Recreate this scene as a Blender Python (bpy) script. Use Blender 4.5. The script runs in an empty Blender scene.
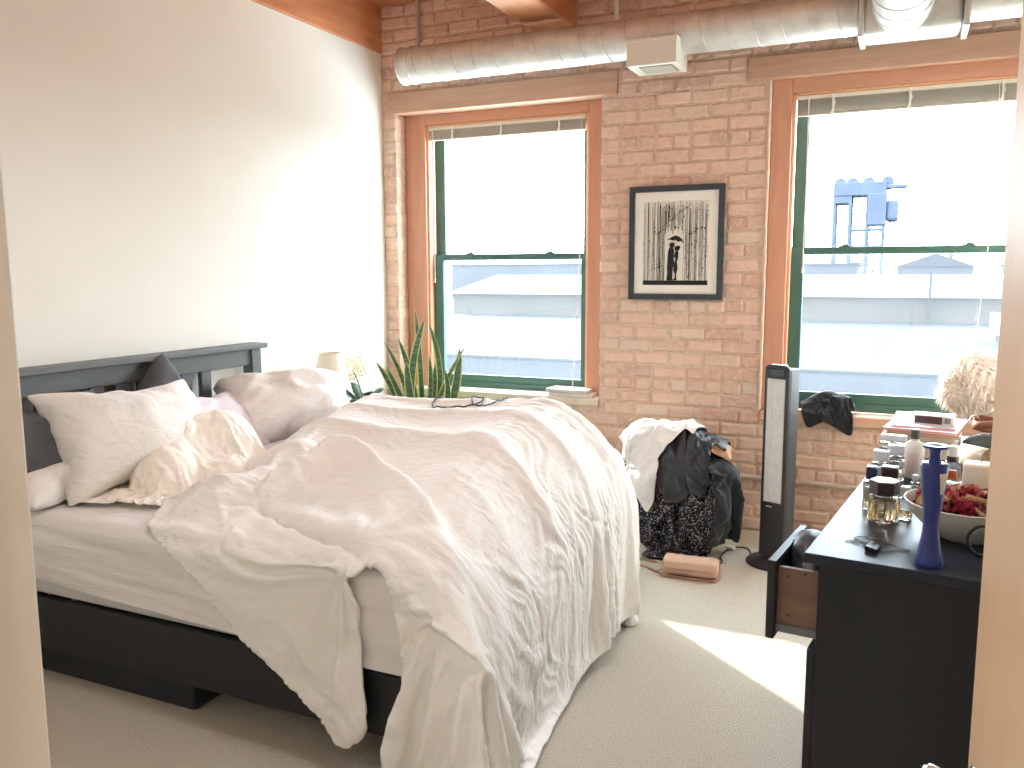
import bpy, bmesh, math, random
from mathutils import Vector, Matrix, Euler, noise as mnoise
R = math.radians
PI = math.pi
SC = bpy.context.scene
COL = SC.collection
rnd = random.Random(7)

# ------------------------------------------------------------------ helpers
def lerp(a, b, t): return a + (b - a) * t
def clamp(t, a=0.0, b=1.0): return max(a, min(b, t))
def sstep(a, b, t):
    t = clamp((t - a) / (b - a)); return t * t * (3 - 2 * t)
def gauss(d, s): return math.exp(-(d / s) ** 2)
def nz(x, y, z=0.0): return mnoise.noise(Vector((x, y, z)))
def interp(tab, t):
    if t <= tab[0][0]: return tab[0][1]
    for (a, va), (b, vb) in zip(tab, tab[1:]):
        if t <= b:
            k = (t - a) / (b - a)
            return va + (vb - va) * k
    return tab[-1][1]
def seg_dist(px, py, pts):
    best = (1e9, 0)
    L = 0
    for (a, b) in zip(pts, pts[1:]):
        ax, ay = a[0], a[1]; bx, by = b[0], b[1]
        dx, dy = bx - ax, by - ay
        l2 = dx * dx + dy * dy
        t = clamp(((px - ax) * dx + (py - ay) * dy) / l2)
        d = math.hypot(px - ax - t * dx, py - ay - t * dy)
        if d < best[0]: best = (d, L + t)
        L += 1
    return best
def catmull(pts, n=8):
    P = [Vector(p) for p in pts]
    P = [P[0] * 2 - P[1]] + P + [P[-1] * 2 - P[-2]]
    out = []
    for i in range(1, len(P) - 2):
        for k in range(n):
            t = k / n
            a, b, c, d = P[i - 1], P[i], P[i + 1], P[i + 2]
            out.append(0.5 * ((2 * b) + (c - a) * t + (2 * a - 5 * b + 4 * c - d) * t * t + (3 * b - a - 3 * c + d) * t ** 3))
    out.append(P[-2])
    return out

class MB:
    """collects shapes into one mesh"""
    def __init__(self):
        self.bm = bmesh.new(); self.mi = 0
        self.col = None
    def _fin(self, faces, M=None):
        for f in faces: f.material_index = self.mi
    def box(self, a, b, bev=0.0, M=None, seg=2):
        x0, y0, z0 = [min(p, q) for p, q in zip(a, b)]; x1, y1, z1 = [max(p, q) for p, q in zip(a, b)]
        t = bmesh.new()
        vs = [t.verts.new(p) for p in ((x0,y0,z0),(x1,y0,z0),(x1,y1,z0),(x0,y1,z0),(x0,y0,z1),(x1,y0,z1),(x1,y1,z1),(x0,y1,z1))]
        for f in ((3,2,1,0),(4,5,6,7),(0,1,5,4),(1,2,6,5),(2,3,7,6),(3,0,4,7)): t.faces.new([vs[i] for i in f])
        if bev > 0: bmesh.ops.bevel(t, geom=t.edges[:], offset=bev, segments=seg, affect='EDGES', profile=0.5)
        self._merge(t, M); return self
    def _merge(self, t, M=None):
        if M is not None: t.transform(M)
        base = {}
        t.verts.index_update()
        for v in t.verts: base[v.index] = self.bm.verts.new(v.co)
        for f in t.faces:
            try:
                nf = self.bm.faces.new([base[v.index] for v in f.verts]); nf.material_index = self.mi
            except ValueError: pass
        t.free()
    def lathe(self, prof, n=32, M=None, cap=True):
        """profile of (r, z)"""
        t = bmesh.new(); rings = []
        for (r, z) in prof:
            if r < 1e-6: rings.append([t.verts.new((0, 0, z))])
            else: rings.append([t.verts.new((r * math.cos(2*PI*i/n), r * math.sin(2*PI*i/n), z)) for i in range(n)])
        for A, B in zip(rings, rings[1:]):
            for i in range(n):
                j = (i + 1) % n
                if len(A) == 1 and len(B) == 1: continue
                if len(A) == 1: t.faces.new((A[0], B[j], B[i])) if False else t.faces.new((A[0], B[i], B[j])).normal_flip()
                elif len(B) == 1: t.faces.new((A[i], A[j], B[0]))
                else: t.faces.new((A[i], A[j], B[j], B[i]))
        if cap:
            if len(rings[0]) > 1: t.faces.new(rings[0][::-1])
            if len(rings[-1]) > 1: t.faces.new(rings[-1])
        t.normal_update()
        self._merge(t, M); return self
    def cyl(self, p, q, r0, r1=None, n=16, cap=True):
        r1 = r0 if r1 is None else r1
        return self.tube([p, q], [r0, r1], n, cap)
    def tube(self, pts, rad, n=8, cap=True, closed=False, flat=1.0):
        P = [Vector(p) for p in pts]; m = len(P)
        if not isinstance(rad, (list, tuple)): rad = [rad] * m
        t = bmesh.new(); rings = []; up = None
        for i in range(m):
            if closed: d = P[(i+1) % m] - P[i-1]
            else: d = P[min(i+1, m-1)] - P[max(i-1, 0)]
            d.normalize()
            if up is None:
                up = Vector((0,0,1)) if abs(d.z) < 0.9 else Vector((1,0,0))
            s = d.cross(up)
            if s.length < 1e-6: s = d.orthogonal()
            s.normalize(); u = s.cross(d).normalized(); up = u
            rings.append([t.verts.new(P[i] + (s * math.cos(2*PI*k/n) + u * math.sin(2*PI*k/n) * flat) * rad[i]) for k in range(n)])
        prs = list(zip(rings, rings[1:])) + ([(rings[-1], rings[0])] if closed else [])
        for A, B in prs:
            for k in range(n):
                j = (k + 1) % n; t.faces.new((A[k], B[k], B[j], A[j])[::-1])
        if cap and not closed:
            t.faces.new(rings[0]); t.faces.new(rings[-1][::-1])
        bmesh.ops.recalc_face_normals(t, faces=t.faces[:])
        self._merge(t); return self
    def prism(self, poly, z0, z1, M=None, bev=0.0):
        t = bmesh.new()
        A = [t.verts.new((x, y, z0)) for x, y in poly]; B = [t.verts.new((x, y, z1)) for x, y in poly]
        t.faces.new(A[::-1]); t.faces.new(B)
        for i in range(len(A)):
            j = (i + 1) % len(A); t.faces.new((A[i], A[j], B[j], B[i]))
        bmesh.ops.recalc_face_normals(t, faces=t.faces[:])
        if bev: bmesh.ops.bevel(t, geom=t.edges[:], offset=bev, segments=2, affect='EDGES', profile=0.5)
        self._merge(t, M); return self
    def grid(self, f, nu, nv, wrapu=False):
        vs = [[self.bm.verts.new(f(i / nu, j / nv)) for j in range(nv + 1)] for i in range(nu if wrapu else nu + 1)]
        for i in range(nu):
            i2 = (i + 1) % nu if wrapu else i + 1
            for j in range(nv):
                fc = self.bm.faces.new((vs[i][j], vs[i2][j], vs[i2][j+1], vs[i][j+1])); fc.material_index = self.mi
        return self
    def raw(self, verts, faces):
        vs = [self.bm.verts.new(v) for v in verts]
        for f in faces:
            try: self.bm.faces.new([vs[i] for i in f]).material_index = self.mi
            except ValueError: pass
        return self
    def sphere(self, c, r, nu=16, nv=10, sc=(1,1,1), M=None):
        prof = [(math.sin(PI*i/nv) * 1.0, -math.cos(PI*i/nv)) for i in range(nv + 1)]
        prof[0] = (0, -1); prof[-1] = (0, 1)
        T = Matrix.Translation(Vector(c)) @ (M or Matrix.Identity(4)) @ Matrix.Diagonal((r*sc[0], r*sc[1], r*sc[2], 1))
        return self.lathe(prof, nu, T)
    def build(self, name, mats, parent=None, smooth=False, angle=40, sub=0, world=True, kind=None, solid=0.0):
        me = bpy.data.meshes.new(name)
        self.bm.normal_update()
        self.bm.to_mesh(me); self.bm.free()
        if not isinstance(mats, (list, tuple)): mats = [mats]
        for m in mats: me.materials.append(m)
        if parent is not None and world: me.transform(wm(parent).inverted())
        if smooth:
            for p in me.polygons: p.use_smooth = True
            if angle < 180:
                try: me.set_sharp_from_angle(angle=R(angle))
                except Exception: pass
        o = bpy.data.objects.new(name, me); COL.objects.link(o)
        if parent is not None: o.parent = parent
        if solid:
            s = o.modifiers.new('Solidify', 'SOLIDIFY'); s.thickness = solid; s.offset = -1
        if sub:
            s = o.modifiers.new('Subsurf', 'SUBSURF'); s.levels = sub; s.render_levels = sub
        if kind: o['kind'] = kind
        return o

def wm(o):
    M = Matrix.LocRotScale(o.location, o.rotation_euler, o.scale)
    return wm(o.parent) @ M if o.parent else M
def tag(o, label, cat, group=None):
    o['label'] = label; o['category'] = cat
    if group: o['group'] = group
    return o
def thing(name, label, cat, loc=(0,0,0), rotz=0.0, group=None):
    o = bpy.data.objects.new(name, None); o.empty_display_size = 0.1
    COL.objects.link(o); o.location = loc; o.rotation_euler = (0, 0, rotz)
    return tag(o, label, cat, group)
def one(name, mb, mat, label, cat, group=None, origin=None, **kw):
    """a thing that is a single mesh"""
    o = mb.build(name, mat, **kw)
    if origin is None:
        xs = [v.co for v in o.data.vertices]
        origin = Vector((sum(v.x for v in xs)/len(xs), sum(v.y for v in xs)/len(xs), min(v.z for v in xs)))
    origin = Vector(origin)
    o.data.transform(Matrix.Translation(-origin)); o.location = origin
    return tag(o, label, cat, group)
def struct(name, mb, mat, **kw):
    return mb.build(name, mat, kind='structure', **kw)

# ------------------------------------------------------------------ materials
class NT:
    def __init__(self, name):
        self.m = bpy.data.materials.new(name); self.m.use_nodes = True
        self.t = self.m.node_tree; self.n = self.t.nodes
        self.b = self.n['Principled BSDF']; self.out = self.n['Material Output']
    def node(self, ty, **kw):
        x = self.n.new(ty)
        for k, v in kw.items():
            if k in x.inputs.keys() if hasattr(x.inputs, 'keys') else False: x.inputs[k].default_value = v
            else: setattr(x, k, v)
        return x
    def link(self, a, b): self.t.links.new(a, b)
    def coord(self, scale=(1,1,1), kind='Object', rot=(0,0,0)):
        tc = self.n.new('ShaderNodeTexCoord'); mp = self.n.new('ShaderNodeMapping')
        mp.inputs['Scale'].default_value = scale; mp.inputs['Rotation'].default_value = rot
        self.link(tc.outputs[kind], mp.inputs['Vector']); return mp.outputs['Vector']
    def noise(self, vec, scale, detail=4, rough=0.55, dist=0.0):
        x = self.n.new('ShaderNodeTexNoise'); x.inputs['Scale'].default_value = scale
        x.inputs['Detail'].default_value = detail; x.inputs['Roughness'].default_value = rough
        x.inputs['Distortion'].default_value = dist
        if vec is not None: self.link(vec, x.inputs['Vector'])
        return x.outputs['Fac']
    def ramp(self, fac, stops):
        x = self.n.new('ShaderNodeValToRGB'); e = x.color_ramp.elements
        while len(e) > 1: e.remove(e[-1])
        e[0].position, e[0].color = stops[0][0], (*stops[0][1], 1)
        for p, c in stops[1:]:
            k = e.new(p); k.color = (*c, 1)
        self.link(fac, x.inputs['Fac']); return x.outputs['Color']
    def mix(self, fac, a, b, mode='MIX'):
        x = self.n.new('ShaderNodeMix'); x.data_type = 'RGBA'; x.blend_type = mode
        for s, v in ((x.inputs[0], fac), (x.inputs[6], a), (x.inputs[7], b)):
            if hasattr(v, 'links'): self.link(v, s)
            elif isinstance(v, (int, float)): s.default_value = v
            else: s.default_value = (*v, 1) if len(v) == 3 else v
        return x.outputs[2]
    def math(self, op, a, b=0.0):
        x = self.n.new('ShaderNodeMath'); x.operation = op
        for s, v in ((x.inputs[0], a), (x.inputs[1], b)):
            if hasattr(v, 'links'): self.link(v, s)
            else: s.default_value = v
        return x.outputs[0]
    def attr(self, name='Col'):
        x = self.n.new('ShaderNodeAttribute'); x.attribute_name = name; return x
    def bump(self, h, dist=0.002, strength=1.0):
        x = self.n.new('ShaderNodeBump'); x.inputs['Distance'].default_value = dist
        x.inputs['Strength'].default_value = strength
        self.link(h, x.inputs['Height']); self.link(x.outputs['Normal'], self.b.inputs['Normal']); return x
    def set(self, color=None, rough=0.5, metal=0.0, **kw):
        b = self.b
        if color is not None:
            if hasattr(color, 'links'): self.link(color, b.inputs['Base Color'])
            else: b.inputs['Base Color'].default_value = (*color, 1)
        if hasattr(rough, 'links'): self.link(rough, b.inputs['Roughness'])
        else: b.inputs['Roughness'].default_value = rough
        b.inputs['Metallic'].default_value = metal
        for k, v in kw.items(): b.inputs[k.replace('_', ' ')].default_value = v
        return self.m
def sr(r, g, b):
    """8-bit sRGB to linear"""
    def f(c):
        c /= 255.0
        return c / 12.92 if c <= 0.04045 else ((c + 0.055) / 1.055) ** 2.4
    return (f(r), f(g), f(b))
def mul(c, k): return tuple(x * k for x in c)

def plain(name, c, rough=0.5, metal=0.0, var=0.08, scale=30, bump=0.0, bscale=200, **kw):
    t = NT(name); v = t.coord()
    f = t.noise(v, scale, 3)
    col = t.ramp(f, [(0.3, mul(c, 1 - var)), (0.7, tuple(min(1, x * (1 + var)) for x in c))])
    if bump: t.bump(t.noise(v, bscale, 3), bump)
    return t.set(col, rough, metal, **kw)
def fabric(name, c, rough=0.9, var=0.05, scale=6, bump=0.0006, weave=900, sheen=0.2, fine=None):
    t = NT(name); v = t.coord()
    f = t.noise(v, scale, 4)
    col = t.ramp(f, [(0.3, mul(c, 1 - var)), (0.7, tuple(min(1, x * (1 + var)) for x in c))])
    h = t.noise(v, weave, 2)
    if fine:
        h2 = t.noise(t.coord(fine[1]), fine[0], 5, 0.6, 0.6)
        h = t.math('ADD', t.math('MULTIPLY', h, 0.12), t.math('MULTIPLY', h2, 1.0))
    t.bump(h, bump)
    return t.set(col, rough, 0, Sheen_Weight=sheen)
def wood(name, c0, c1, axis='x', scale=1.0, rough=0.55, knots=True, bump=0.0012, band=14.0):
    t = NT(name)
    st = {'x': (0.35, 3.2, 3.2), 'y': (3.2, 0.35, 3.2), 'z': (3.2, 3.2, 0.35)}[axis]
    v = t.coord(tuple(s * scale for s in st))
    f1 = t.noise(v, 3.0, 6, 0.6, 0.8)
    f2 = t.noise(v, band, 4, 0.6, 0.3)
    f = t.math('ADD', t.math('MULTIPLY', f1, 0.65), t.math('MULTIPLY', f2, 0.35))
    col = t.ramp(f, [(0.32, c0), (0.5, tuple((a + b) / 2 for a, b in zip(c0, c1))), (0.68, c1)])
    if knots:
        w = t.n.new('ShaderNodeTexVoronoi'); w.inputs['Scale'].default_value = 1.0
        st2 = {'x': (1.6, 5, 5), 'y': (5, 1.6, 5), 'z': (5, 5, 1.6)}[axis]
        t.link(t.coord(tuple(s * scale for s in st2)), w.inputs['Vector'])
        k = t.ramp(w.outputs['Distance'], [(0.0, (1, 1, 1)), (0.10, (0.55,)*3), (0.16, (0, 0, 0))])
        col = t.mix(t.math('MULTIPLY', k, 0.45), col, mul(c0, 0.45))
    t.bump(f, bump)
    return t.set(col, rough)
def glassy(name, c, rough=0.02, trans=1.0, ior=1.45):
    t = NT(name); f = t.noise(t.coord(), 8, 2)
    col = t.ramp(f, [(0.3, mul(c, 0.96)), (0.7, c)])
    return t.set(col, rough, 0, Transmission_Weight=trans, IOR=ior)

# ------------------------------------------------------------------ cloth
def temp_obj(verts, faces):
    me = bpy.data.meshes.new('tmp'); me.from_pydata([tuple(v) for v in verts], [], faces); me.update()
    o = bpy.data.objects.new('tmp', me); COL.objects.link(o); return o
def drop(o):
    me = o.data; bpy.data.objects.remove(o, do_unlink=True); bpy.data.meshes.remove(me)
def simulate(verts, faces, colliders, frames=50, mass=0.3, tension=8, shear=5, bend=0.3, shrink=0.0, pressure=None,
             gravity=1.0, friction=15, thick=0.006, selfc=False, quality=5, pin=None, air=1.0, damp=5.0):
    """drape a cloth mesh over collider meshes with Blender's cloth solver; returns the settled coordinates"""
    cs = []
    for (cv, cf) in colliders:
        c = temp_obj(cv, cf); c.modifiers.new('Collision', 'COLLISION')
        c.collision.thickness_outer = thick; c.collision.cloth_friction = friction; c.collision.damping = 0.6
        cs.append(c)
    o = temp_obj(verts, faces)
    if pin:
        g = o.vertex_groups.new(name='pin')
        for i, w in pin: g.add([i], w, 'REPLACE')
    m = o.modifiers.new('Cloth', 'CLOTH'); s = m.settings
    s.quality = quality; s.mass = mass; s.tension_stiffness = tension; s.compression_stiffness = tension
    s.shear_stiffness = shear; s.bending_stiffness = bend; s.tension_damping = damp; s.compression_damping = damp; s.shear_damping = damp
    s.air_damping = air; s.shrink_min = shrink; s.shrink_max = shrink
    s.effector_weights.gravity = gravity
    if pin: s.vertex_group_mass = 'pin'
    if pressure is not None:
        s.use_pressure = True; s.uniform_pressure_force = pressure
    cset = m.collision_settings; cset.use_collision = bool(colliders); cset.distance_min = thick; cset.collision_quality = 3
    cset.use_self_collision = selfc; cset.self_distance_min = thick
    m.point_cache.frame_start = 1; m.point_cache.frame_end = frames + 1
    SC.frame_start = 1; SC.frame_end = frames + 1
    for f in range(1, frames + 2): SC.frame_set(f)
    dg = bpy.context.evaluated_depsgraph_get()
    e = o.evaluated_get(dg); me = e.to_mesh()
    out = [v.co.copy() for v in me.vertices]
    e.to_mesh_clear()
    drop(o)
    for c in cs: drop(c)
    SC.frame_set(1)
    return out
def tri_grid(nx, ny, keep=None):
    """indices of an nx by ny grid of cells"""
    F = []
    for i in range(nx):
        for j in range(ny):
            if keep and not keep(i, j): continue
            a = i * (ny + 1) + j
            F.append((a, a + ny + 1, a + ny + 2, a + 1))
    return F
def smooth_border(V, F, it=10):
    """evens out the stair-steps a trimmed grid leaves along its border"""
    cnt = {}
    for f in F:
        for a, b in zip(f, f[1:] + f[:1]): cnt[(min(a, b), max(a, b))] = cnt.get((min(a, b), max(a, b)), 0) + 1
    nb = {}
    for (a, b), c in cnt.items():
        if c == 1: nb.setdefault(a, []).append(b); nb.setdefault(b, []).append(a)
    for _ in range(it):
        new = {v: V[v] * 0.5 + (V[n[0]] + V[n[1]]) * 0.25 for v, n in nb.items() if len(n) == 2}
        for v, p in new.items(): V[v] = p
def compact(V, F):
    used = sorted({i for f in F for i in f}); mp = {k: n for n, k in enumerate(used)}
    return [V[i] for i in used], [tuple(mp[i] for i in f) for f in F]
def heightfield(f, x0, x1, y0, y1, n, m, zb=0.0):
    V = []; F = []
    for i in range(n + 1):
        for j in range(m + 1):
            x = lerp(x0, x1, i / n); y = lerp(y0, y1, j / m)
            V.append((x, y, f(x, y)))
    F = tri_grid(n, m)
    b = len(V)
    ring = [i * (m + 1) for i in range(n + 1)] + [n * (m + 1) + j for j in range(1, m + 1)] + \
           [i * (m + 1) + m for i in range(n - 1, -1, -1)] + [j for j in range(m - 1, 0, -1)]
    for k in ring: V.append((V[k][0], V[k][1], zb))
    L = len(ring)
    for k in range(L):
        F.append((ring[k], b + k, b + (k + 1) % L, ring[(k + 1) % L]))
    return V, F
# ------------------------------------------------------------------ camera
cam_d = bpy.data.cameras.new('camera'); cam = bpy.data.objects.new('camera', cam_d); COL.objects.link(cam); SC.camera = cam
YAW, PIT, ROL, FOC = R(24.59623), R(7.55558), R(-0.1905), 852.5087
fw = Vector((-math.sin(YAW) * math.cos(PIT), math.cos(YAW) * math.cos(PIT), -math.sin(PIT)))
rt = Vector((math.cos(YAW), math.sin(YAW), 0)); up = rt.cross(fw)
rt, up = math.cos(ROL) * rt + math.sin(ROL) * up, -math.sin(ROL) * rt + math.cos(ROL) * up
cam.matrix_world = Matrix(((rt.x, up.x, -fw.x, 3.31), (rt.y, up.y, -fw.y, -5.106), (rt.z, up.z, -fw.z, 1.55), (0, 0, 0, 1)))
cam_d.sensor_fit = 'HORIZONTAL'; cam_d.sensor_width = 36.0; cam_d.lens = 36.0 * FOC / 1024.0
cam_d.clip_start = 0.05; cam_d.clip_end = 500
vs = SC.view_settings
SC.display_settings.display_device = 'sRGB'
vs.view_transform = 'Standard'; vs.look = 'None'; vs.gamma = 1.0; vs.use_curve_mapping = False; vs.exposure = 0.0
# ------------------------------------------------------------------ room shell
RX1, RY0, CEIL = 4.10, -4.60, 3.31
M_plaster = NT('cream_plaster')
_v = M_plaster.coord()
_c = M_plaster.ramp(M_plaster.noise(_v, 1.3, 3), [(0.35, sr(229, 226, 216)), (0.65, sr(232, 229, 220))])
M_plaster.bump(M_plaster.noise(_v, 120, 3), 0.0004)
M_plaster = M_plaster.set(_c, 0.75)
M_white_paint = plain('cream_trim_paint', sr(228, 222, 211), 0.45, var=0.02, scale=4, bump=0.0003, bscale=90)

# carpet
_t = NT('beige_carpet')
_v = _t.coord()
_f1 = _t.noise(_v, 170, 3, 0.7); _f2 = _t.noise(_v, 2.2, 3); _f3 = _t.noise(_v, 420, 2, 0.6)
_col = _t.ramp(_f1, [(0.30, sr(160, 143, 122)), (0.44, sr(212, 201, 183)), (0.62, sr(230, 221, 206))])
_col = _t.mix(_t.math('MULTIPLY', _f2, 0.22), _col, sr(208, 193, 170))
_t.bump(_t.math('ADD', _f1, _t.math('MULTIPLY', _f3, 0.5)), 0.009)
M_carpet = _t.set(_col, 0.98, 0, Sheen_Weight=0.15)

# wood
M_beam = wood('fir_beam', sr(178, 116, 78), sr(216, 152, 108), 'y', 0.9, 0.6, bump=0.003)
M_lintel = wood('lintel_timber', sr(186, 146, 122), sr(212, 172, 146), 'x', 0.8, 0.65, bump=0.003)
M_casing_v = wood('casing_wood', sr(192, 138, 112), sr(214, 158, 130), 'z', 0.8, 0.5, knots=False)
M_casing_h = wood('casing_wood_across', sr(192, 138, 112), sr(214, 158, 130), 'x', 0.8, 0.5, knots=False)
M_stop = wood('sky_lit_stop_wood', sr(222, 168, 130), sr(236, 188, 150), 'z', 0.8, 0.5, knots=False)  # paler than the casing: skylight on the inner returns put into the colour
M_plank = wood('ceiling_planks', sr(178, 116, 78), sr(214, 150, 106), 'x', 0.8, 0.6)
M_green = plain('dark_green_window_paint', sr(70, 108, 98), 0.4, var=0.08, scale=5)
M_stone = plain('pale_sill_paint', sr(226, 214, 196), 0.6, var=0.08, scale=9, bump=0.002, bscale=40)
M_glass = None

struct('floor', MB().box((-0.1, -7.2, -0.10), (RX1 + 0.3, 0.30, 0.0)), M_carpet)
# left wall below the timber
struct('wall_left', MB().box((-0.14, -7.2, 0), (0, 0.30, 3.011)), M_plaster)
struct('trim_1', MB().box((-0.16, -7.2, 3.013), (0.012, 0.30, CEIL + 0.02), 0.006), M_beam)
struct('wall_right', MB().box((RX1, -7.2, 0), (RX1 + 0.12, 0.30, CEIL)), M_plaster)
# ceiling planks running along the brick wall
_c = MB(); _y = -7.2; _i = 0
while _y < 0:
    _c.box((-0.1, _y + 0.002, CEIL + rnd.uniform(0, 0.002)), (RX1 + 0.1, min(_y + 0.138, 0.0), CEIL + 0.04), 0.003, seg=1); _y += 0.14
_c.box((-0.2, -7.3, CEIL + 0.03), (RX1 + 0.2, 0.32, CEIL + 0.08))
struct('ceiling', _c, M_plank)
for i, (xa, xb, zb) in enumerate(((1.135, 1.405, 3.02), (2.62, 2.89, 3.02))):
    struct('trim_%d' % (i + 2), MB().box((xa, -7.2, zb), (xb, 0.0, CEIL), 0.012), M_beam)
# wall with the doorway (behind the photographer's frame edges)
JX0, JX1, DOORH = 2.578, 3.515, 2.10
_w = MB()
_w.box((0, RY0 - 0.12, 0), (JX0 - 0.02, RY0, CEIL)); _w.box((JX1 + 0.02, RY0 - 0.12, 0), (RX1, RY0, CEIL)); _w.box((JX0 - 0.02, RY0 - 0.12, DOORH + 0.02), (JX1 + 0.02, RY0, CEIL))
struct('wall_front', _w, M_plaster)
# hall behind the doorway
struct('wall_hall', MB().box((0, -7.2, 0), (RX1, -7.1, CEIL)), M_plaster)

# door frame: jamb with stop bead and casing
_d = MB()
for (xa, xb, sx) in ((JX0 - 0.02, JX0, 1), (JX1, JX1 + 0.02, -1)):
    _d.box((xa, RY0 - 0.125, 0), (xb, RY0 + 0.012, DOORH), 0.003)
    _d.box((xb if sx > 0 else xa - 0.012, RY0 - 0.085, 0), (xb + 0.012 if sx > 0 else xa, RY0 - 0.048, DOORH), 0.004)
    xc = xa - 0.055 if sx > 0 else xb - 0.005
    for y in (RY0, RY0 - 0.138): _d.box((xc, y, 0), (xc + 0.06, y + 0.018, DOORH + 0.06), 0.004)
_d.box((JX0 - 0.02, RY0 - 0.125, DOORH), (JX1 + 0.02, RY0 + 0.012, DOORH + 0.02), 0.003)
for y in (RY0, RY0 - 0.138): _d.box((JX0 - 0.075, y, DOORH + 0.005), (JX1 + 0.075, y + 0.018, DOORH + 0.065), 0.004)
struct('trim_4', _d, M_white_paint)

# brick wall -------------------------------------------------------
W1 = (0.108, 1.575, 0.70, 2.612); W2 = (2.575, 4.045, 0.675, 2.61)
L1 = (0.055, 1.676, 2.606, 2.746); L2 = (2.447, 4.10, 2.606, 2.737)
def brick_wall():
    m = MB(); WD = 0.30
    # mortar core
    m.mi = 0
    ym = 0.010
    e = 0.006
    m.box((0, ym, 0), (RX1, WD, W2[2] - e)); m.box((0, ym, W2[2] - e), (W2[0] - e, WD, W1[2] - e))
    m.box((0, ym, W1[2] - e), (W1[0] - e, WD, L1[2])); m.box((W1[1] + e, ym, W1[2] - e), (W2[0] - e, WD, L1[2]))
    m.box((W2[1] + e, ym, W2[2] - e), (RX1, WD, L1[2])); m.box((0, ym, L1[2] + 0.005), (RX1, WD, CEIL + 0.02))
    cols = {}
    n0 = len(m.bm.verts)
    holes = [W1, W2, L1, L2, (1.135, 1.405, 3.02, 4.0)]
    H, J = 0.081, 0.0115
    r = random.Random(3)
    lay = m.bm.verts.layers.float_color.new('Col')
    m.bm.verts.ensure_lookup_table()
    for v in m.bm.verts: v[lay] = (0.5, 0.5, 0.5, 1)
    def brick(x0, x1, z0, z1):
        if x1 - x0 < 0.02 or z1 - z0 < 0.015: return
        pal = r.random()
        if pal < 0.66: c = Vector(sr(222, 186, 166)).lerp(Vector(sr(229, 196, 176)), r.random())
        elif pal < 0.82: c = Vector(sr(214, 174, 153)).lerp(Vector(sr(220, 182, 162)), r.random())
        elif pal < 0.93: c = Vector(sr(226, 202, 182))
        else: c = Vector(sr(210, 178, 160))
        c = c * r.uniform(0.93, 1.05)
        dep = r.gauss(0, 0.0022); tilt = r.gauss(0, 0.0025)
        nxs = max(2, int((x1 - x0) / 0.035)); nzs = 2 if z1 - z0 < 0.1 else 4
        seed = r.uniform(0, 99)
        rr = []
        def P(u, v, edge):
            x = lerp(x0, x1, u); z = lerp(z0, z1, v)
            x += 0.004 * nz(x * 22, z * 22, seed); z += 0.0035 * nz(x * 18, z * 18, seed + 5)
            y = dep + tilt * (u - .5) * 2 + 0.0028 * nz(x * 26, z * 30, seed + 9)
            if edge: 
                y += 0.005 + 0.004 * r.random()
            return (x, y, z)
        us = [0, 0.012 / (x1 - x0)] + [k / nxs for k in range(1, nxs)] + [1 - 0.012 / (x1 - x0), 1]
        vs_ = [0, 0.010 / (z1 - z0)] + [k / nzs for k in range(1, nzs)] + [1 - 0.010 / (z1 - z0), 1]
        G = []
        for a, u in enumerate(us):
            row = []
            for b, v in enumerate(vs_):
                ed = a in (0, len(us) - 1) or b in (0, len(vs_) - 1)
                w = m.bm.verts.new(P(u, v, ed)); w[lay] = (*c, 1); row.append(w)
            G.append(row)
        for a in range(len(us) - 1):
            for b in range(len(vs_) - 1):
                f = m.bm.faces.new((G[a][b], G[a+1][b], G[a+1][b+1], G[a][b+1])); f.material_index = 1
        # sides going back into the wall
        loop = [G[a][0] for a in range(len(us))] + [G[-1][b] for b in range(1, len(vs_))] + [G[a][-1] for a in range(len(us) - 2, -1, -1)] + [G[0][b] for b in range(len(vs_) - 2, 0, -1)]
        back = []
        for w in loop:
            q = m.bm.verts.new((w.co.x, 0.19, w.co.z)); q[lay] = (*c, 1); back.append(q)
        for k in range(len(loop)):
            j = (k + 1) % len(loop)
            f = m.bm.faces.new((loop[k], back[k], back[j], loop[j])); f.material_index = 1
    row = 0; z = 0.0
    while z < CEIL:
        z0, z1 = z + J / 2, min(z + H - J / 2, CEIL)
        iv = [(0.0, RX1)]
        for (a, b, c0, c1) in holes:
            if min(z1, c1) - max(z0, c0) > 0.25 * (z1 - z0):
                out = []
                for (p, q) in iv:
                    if b <= p or a >= q: out.append((p, q)); continue
                    if a > p: out.append((p, a))
                    if b < q: out.append((b, q))
                iv = out
        header = (row % 6 == 4)
        L = 0.108 if header else 0.213
        off = (0.0 if row % 2 else 0.5) * L + (0.03 if header else 0)
        for (p, q) in iv:
            k = math.floor((p - off) / L); x = off + k * L
            while x < q:
                a, b = max(p, x + J / 2 if x > p else p + 0.002), min(q, x + L - J / 2 if x + L < q else q - 0.002)
                jit = r.uniform(-0.006, 0.006)
                if b < q - 0.03: b += jit
                zj = r.gauss(0, 0.0015)
                zz0, zz1 = z0 + zj, z1 + zj
                for (ha, hb, hc, hd) in holes:
                    if a < hb and b > ha:
                        if zz0 < hd < zz1: zz0 = hd
                        if zz0 < hc < zz1: zz1 = hc
                brick(a, b, zz0, zz1)
                x += L
        z += H; row += 1
    return m
_t = NT('old_pink_brick')
_a = _t.attr('Col'); _v = _t.coord()
_f = _t.noise(_v, 26, 5, 0.65); _g = _t.noise(_v, 6, 3, 0.6); _h = _t.noise(_v, 140, 4, 0.7)
_col = _t.mix(_t.ramp(_f, [(0.48, (0, 0, 0)), (0.66, (0.85,) * 3)]), _a.outputs['Color'], sr(230, 208, 188))
_col = _t.mix(_t.ramp(_f, [(0.28, (0.6,) * 3), (0.40, (0, 0, 0))]), _col, sr(184, 148, 130))
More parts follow.
